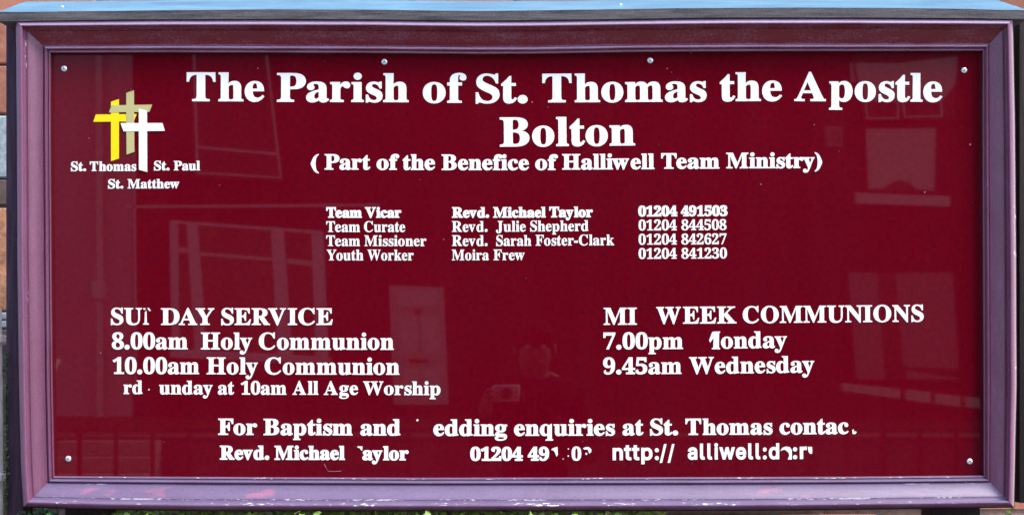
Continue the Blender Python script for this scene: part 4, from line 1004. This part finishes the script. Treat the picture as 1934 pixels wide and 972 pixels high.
fq('curtain', [(590,690),(865,735),(866,750),(592,745)], s5, ox5, oy5, hC, M['dim_net'], 0.03, sub=w3)

# raised garden, its stone wall with pale coping, steps up to the doors, railings
gw = empty('garden_wall', (0, -12.2, 0), 'pale stone garden wall below the terraced houses', 'wall')
bm = bmesh.new(); box(bm, -16, 16, -12.4, -12.003, -0.3, 0.85); meshobj('stonework', bm, M['garden_stone'], gw)
bm = bmesh.new(); box(bm, -16, 16, -12.45, -11.96, 0.853, 0.90, 0.01); meshobj('coping', bm, M['garden_stone'], gw)
bm = bmesh.new(); prism(bm, [Vector((-16,-12.403,0.70)), Vector((-16,-F+0.003,1.02)), Vector((-16,-F+0.003,-0.3)), Vector((-16,-12.403,-0.3))], Vector((32,0,0)))
struct('raised_garden', bm, M['grass'])
cw = empty('front_wall', (5.5, -16.4, 1.0), 'low wall with pale coping blocks before the right house', 'wall')
bm = bmesh.new(); a = V(1588, 742, 16.4); b = V(1980, 742, 16.4); box(bm, a.x, b.x, -16.55, -16.42, 0.75, 1.02); meshobj('stonework', bm, M['dark'], cw)
for q in ([(255,758),(556,788),(556,838),(255,798)], [(590,792),(716,806),(716,862),(590,846)], [(745,812),(872,826),(872,882),(745,866)], [(900,828),(985,838),(985,890),(900,882)], [(1015,842),(1140,856),(1140,912),(1015,896)]):
    P = [V(ox5 + a_/s5, oy5 + b_/s5, 16.4) for a_, b_ in q]
    bm = bmesh.new(); prism(bm, P, Vector((0, -0.15, 0))); meshobj('coping_block', bm, M['net'], cw)
rl = empty('railing', (0, -9.6, 0), 'black iron railing along the far pavement', 'railing')
for sg in (-1, 1):
    for z_ in (1.02, 0.18):
        bm = bmesh.new(); box(bm, (-9.9 if sg < 0 else 1.0), (-0.6 if sg < 0 else 9.9), -9.62, -9.59, z_, z_+0.03); meshobj('rail', bm, M['iron'], rl)
bm = bmesh.new(); box(bm, -0.018, 0.018, -0.018, 0.018, 0, 1.0)
bm.verts.ensure_lookup_table()
tip = bm.verts.new((0, 0, 1.14))
pm = bpy.data.meshes.new('post')
bm.faces.ensure_lookup_table()
tops = [v for v in bm.verts if abs(v.co.z - 1.0) < 1e-5]
tops.sort(key=lambda v: math.atan2(v.co.y, v.co.x))
for i in range(4): bm.faces.new((tops[i], tops[(i+1) % 4], tip))
bm.to_mesh(pm); bm.free(); pm.materials.append(M['iron'])
for i in range(-27, 28):
    if -2 <= i <= 2: continue
    o = bpy.data.objects.new('post', pm); link(o, rl)
    o.matrix_parent_inverse = Matrix.Translation(-rl.location)
    o.location = (i*0.345 + 0.1, -9.6, 0.0)
# steps with a slanting handrail up to the garden
st = empty('garden_steps', (-4.6, -11.4, 0), 'concrete steps with a slanting handrail up to the garden', 'steps')
for k in range(5):
    bm = bmesh.new(); box(bm, -5.0, -3.9, -11.955, -10.75 - k*0.24 , 0.003 + k*0.17 - (0.0 if k else 0), 0.17 + k*0.17, 0.01); meshobj('step', bm, M['kerb'], st)
bm = bmesh.new(); tube(bm, [(-5.05,-11.9,1.75),(-4.9,-10.7,1.05),(-4.9,-10.7,0.0)], 0.022, 8); meshobj('handrail', bm, M['sill'], st)

# ------------------------------------------------------------------ the photographer, seen only as a faint reflection
M['skin'] = simple('skin', (0.26, 0.14, 0.10), 0.5, 0.06, 30.0)
M['jacket'] = simple('dark jacket cloth', (0.012, 0.011, 0.013), 0.9, 0.2, 80.0, spec=0.05)
M['jeans'] = simple('blue jeans cloth', (0.02, 0.025, 0.04), 0.9, 0.2, 80.0, spec=0.05)
M['hair'] = simple('dark hair', (0.02, 0.018, 0.015), 0.9, 0.3, 120.0, spec=0.05)
M['shoe'] = simple('black shoe', (0.02, 0.02, 0.02), 0.4, 0.1, 30.0)
HX = 0.11; HY = -2.95
man = empty('person', (HX, HY - 0.05, 0), 'person in a dark jacket and jeans raising a small camera to take the picture', 'person')
def skin_obj(name, joints, edges, mat, sub=2, root=0):
    me = bpy.data.meshes.new(name)
    me.from_pydata([j[0] for j in joints], edges, [])
    o = bpy.data.objects.new(name, me); link(o, man); o.matrix_parent_inverse = Matrix.Translation(-man.location)
    md = o.modifiers.new('skin', 'SKIN')
    me.materials.append(mat)
    layer = me.skin_vertices[0].data if me.skin_vertices else None
    if layer is None:
        bm = bmesh.new(); bm.from_mesh(me); bm.verts.layers.skin.verify(); bm.to_mesh(me); bm.free()
        layer = me.skin_vertices[0].data
    for i, j in enumerate(joints):
        r = j[1]; layer[i].radius = (r, r) if not isinstance(r, tuple) else r
        layer[i].use_root = (i == root)
    md.use_smooth_shade = True
    s = o.modifiers.new('sub', 'SUBSURF'); s.levels = sub; s.render_levels = sub
    return o
cx, cy, cz = XC, -2.425, ZC
def P(x, y, z): return (HX + x, HY - 0.06 + y, z)
hl = (cx - 0.075, cy - 0.03, cz - 0.02); hr = (cx + 0.075, cy - 0.03, cz - 0.02)
body = [ (P(0,0,0.92),0.095), (P(0,0.0,1.10),0.105), (P(0,0,1.29),0.135), (P(0,0.0,1.415),0.080), (P(0,0.01,1.46),0.052), (P(0,0.045,1.50),0.070), (P(0,0.045,1.57),0.080), (P(0,0.035,1.63),0.062),
         (P(-0.165,0,1.375),0.058), (P(-0.235,0.03,1.10),0.042), (hl,0.026),
         (P(0.165,0,1.375),0.058), (P(0.235,0.03,1.10),0.042), (hr,0.026),
         (P(-0.09,0,0.84),0.065), (P(-0.10,0.02,0.48),0.055), (P(-0.11,-0.02,0.10),0.036), (P(-0.115,0.10,0.035),0.033),
         (P(0.09,0,0.84),0.065), (P(0.11,0.02,0.48),0.055), (P(0.13,-0.02,0.10),0.036), (P(0.14,0.10,0.035),0.033) ]
ed = [(0,1),(1,2),(2,3),(3,4),(4,5),(5,6),(6,7),(3,8),(8,9),(9,10),(3,11),(11,12),(12,9),(0,14),(14,15),(15,16),(16,17),(0,18),(18,19),(19,20),(20,21)]
# fingers curl round the camera body from both sides
for side, hand, hv in ((-1, 10, hl), (1, 13, hr)):
    for k, (dz, ln) in enumerate(((0.028,0.9),(0.010,1.0),(-0.008,0.95),(-0.024,0.8))):
        b0 = len(body)
        body.append(((hv[0] - side*0.004, hv[1]+0.018, hv[2]+dz), 0.0095))
        body.append(((hv[0] - side*0.006*ln, hv[1]+0.046*ln, hv[2]+dz*1.15), 0.0085))
        body.append(((hv[0] - side*0.028*ln, hv[1]+0.052*ln, hv[2]+dz*1.15), 0.0075))
        ed += [(hand, b0), (b0, b0+1), (b0+1, b0+2)]
    b0 = len(body)
    body.append(((hv[0] - side*0.018, hv[1]-0.004, hv[2]+0.012), 0.0105))
    body.append(((hv[0] - side*0.040, hv[1]+0.002, hv[2]+0.022), 0.0090))
    ed += [(hand, b0), (b0, b0+1)]
skin_obj('body', body, ed, M['skin'], 2)
jk = [(P(0,0,0.74), 0.172), (P(0,0,1.05), 0.155), (P(0,0,1.29), 0.168), (P(0,0,1.415), 0.112)] + [(body[8][0], 0.072), (body[9][0], 0.058), (tuple(Vector(body[9][0]).lerp(Vector(hl), 0.82)), 0.042),
      (body[11][0], 0.072), (body[12][0], 0.058), (tuple(Vector(body[12][0]).lerp(Vector(hr), 0.82)), 0.042), (P(0,0.012,1.475), 0.072)]
skin_obj('jacket', jk, [(0,1),(1,2),(2,3),(3,4),(4,5),(5,6),(3,7),(7,8),(8,9),(3,10)], M['jacket'], 2)
tr = [(P(0,0,0.96),0.135), (P(-0.10,0,0.70),0.092), (body[15][0],0.075), (P(-0.11,-0.02,0.12),0.058), (P(0.10,0,0.70),0.092), (body[19][0],0.075), (P(0.13,-0.02,0.12),0.058)]
skin_obj('trousers', tr, [(0,1),(1,2),(2,3),(0,4),(4,5),(5,6)], M['jeans'], 2)
for i in (17, 21):
    b_ = Vector(body[i][0])
    skin_obj('shoe', [((b_.x, b_.y-0.14, 0.05), 0.047), ((b_.x, b_.y-0.02, 0.047), 0.047), ((b_.x, b_.y+0.06, 0.04), 0.040)], [(0,1),(1,2)], M['shoe'], 1)
def blob(name, c, r, mat, parent=man):
    bm = bmesh.new(); bmesh.ops.create_uvsphere(bm, u_segments=20, v_segments=14, radius=1.0)
    for v in bm.verts: v.co = Vector((v.co.x*r[0]+c[0], v.co.y*r[1]+c[1], v.co.z*r[2]+c[2]))
    return meshobj(name, bm, mat, parent, 80)
hd = Vector(P(0, 0.045, 1.57))
blob('hair', (hd.x, hd.y-0.022, hd.z+0.040), (0.088, 0.100, 0.082), M['hair'])
bm = bmesh.new(); box(bm, hd.x-0.075, hd.x+0.075, hd.y+0.05, hd.y+0.17, hd.z+0.045, hd.z+0.052, 0.003); meshobj('added_cap_brim', bm, M['hair'], man)  # brim added to shade the face
for s_ in (-1, 1):
    blob('ear', (hd.x+s_*0.083, hd.y-0.005, hd.z-0.01), (0.010, 0.020, 0.030), M['skin'])
    blob('eye', (hd.x+s_*0.031, hd.y+0.074, hd.z+0.004), (0.012, 0.008, 0.008), M['white'])
blob('nose', (hd.x, hd.y+0.088, hd.z-0.022), (0.012, 0.020, 0.024), M['skin'])
blob('mouth', (hd.x, hd.y+0.074, hd.z-0.058), (0.026, 0.008, 0.006), simple('lips', (0.4, 0.14, 0.12), 0.5))
pc = empty('compact_camera', (cx, cy, cz), 'small silver camera held up in the photographer\'s hands', 'camera')
M['silver'] = simple('silver camera shell', (0.6, 0.6, 0.62), 0.3, 0.05, 60.0, metal=0.5)
bm = bmesh.new(); box(bm, cx-0.052, cx+0.052, cy-0.026, cy-0.002, cz-0.032, cz+0.032, 0.006, 3); meshobj('shell', bm, M['silver'], pc, 40)
bm = bmesh.new(); tube(bm, [(cx, cy-0.0015, cz), (cx, cy+0.016, cz)], [0.022, 0.020], 24); meshobj('lens', bm, M['iron'], pc, 40)
bm = bmesh.new(); box(bm, cx+0.024, cx+0.042, cy-0.0015, cy+0.001, cz+0.015, cz+0.026); meshobj('flash', bm, M['white'], pc)
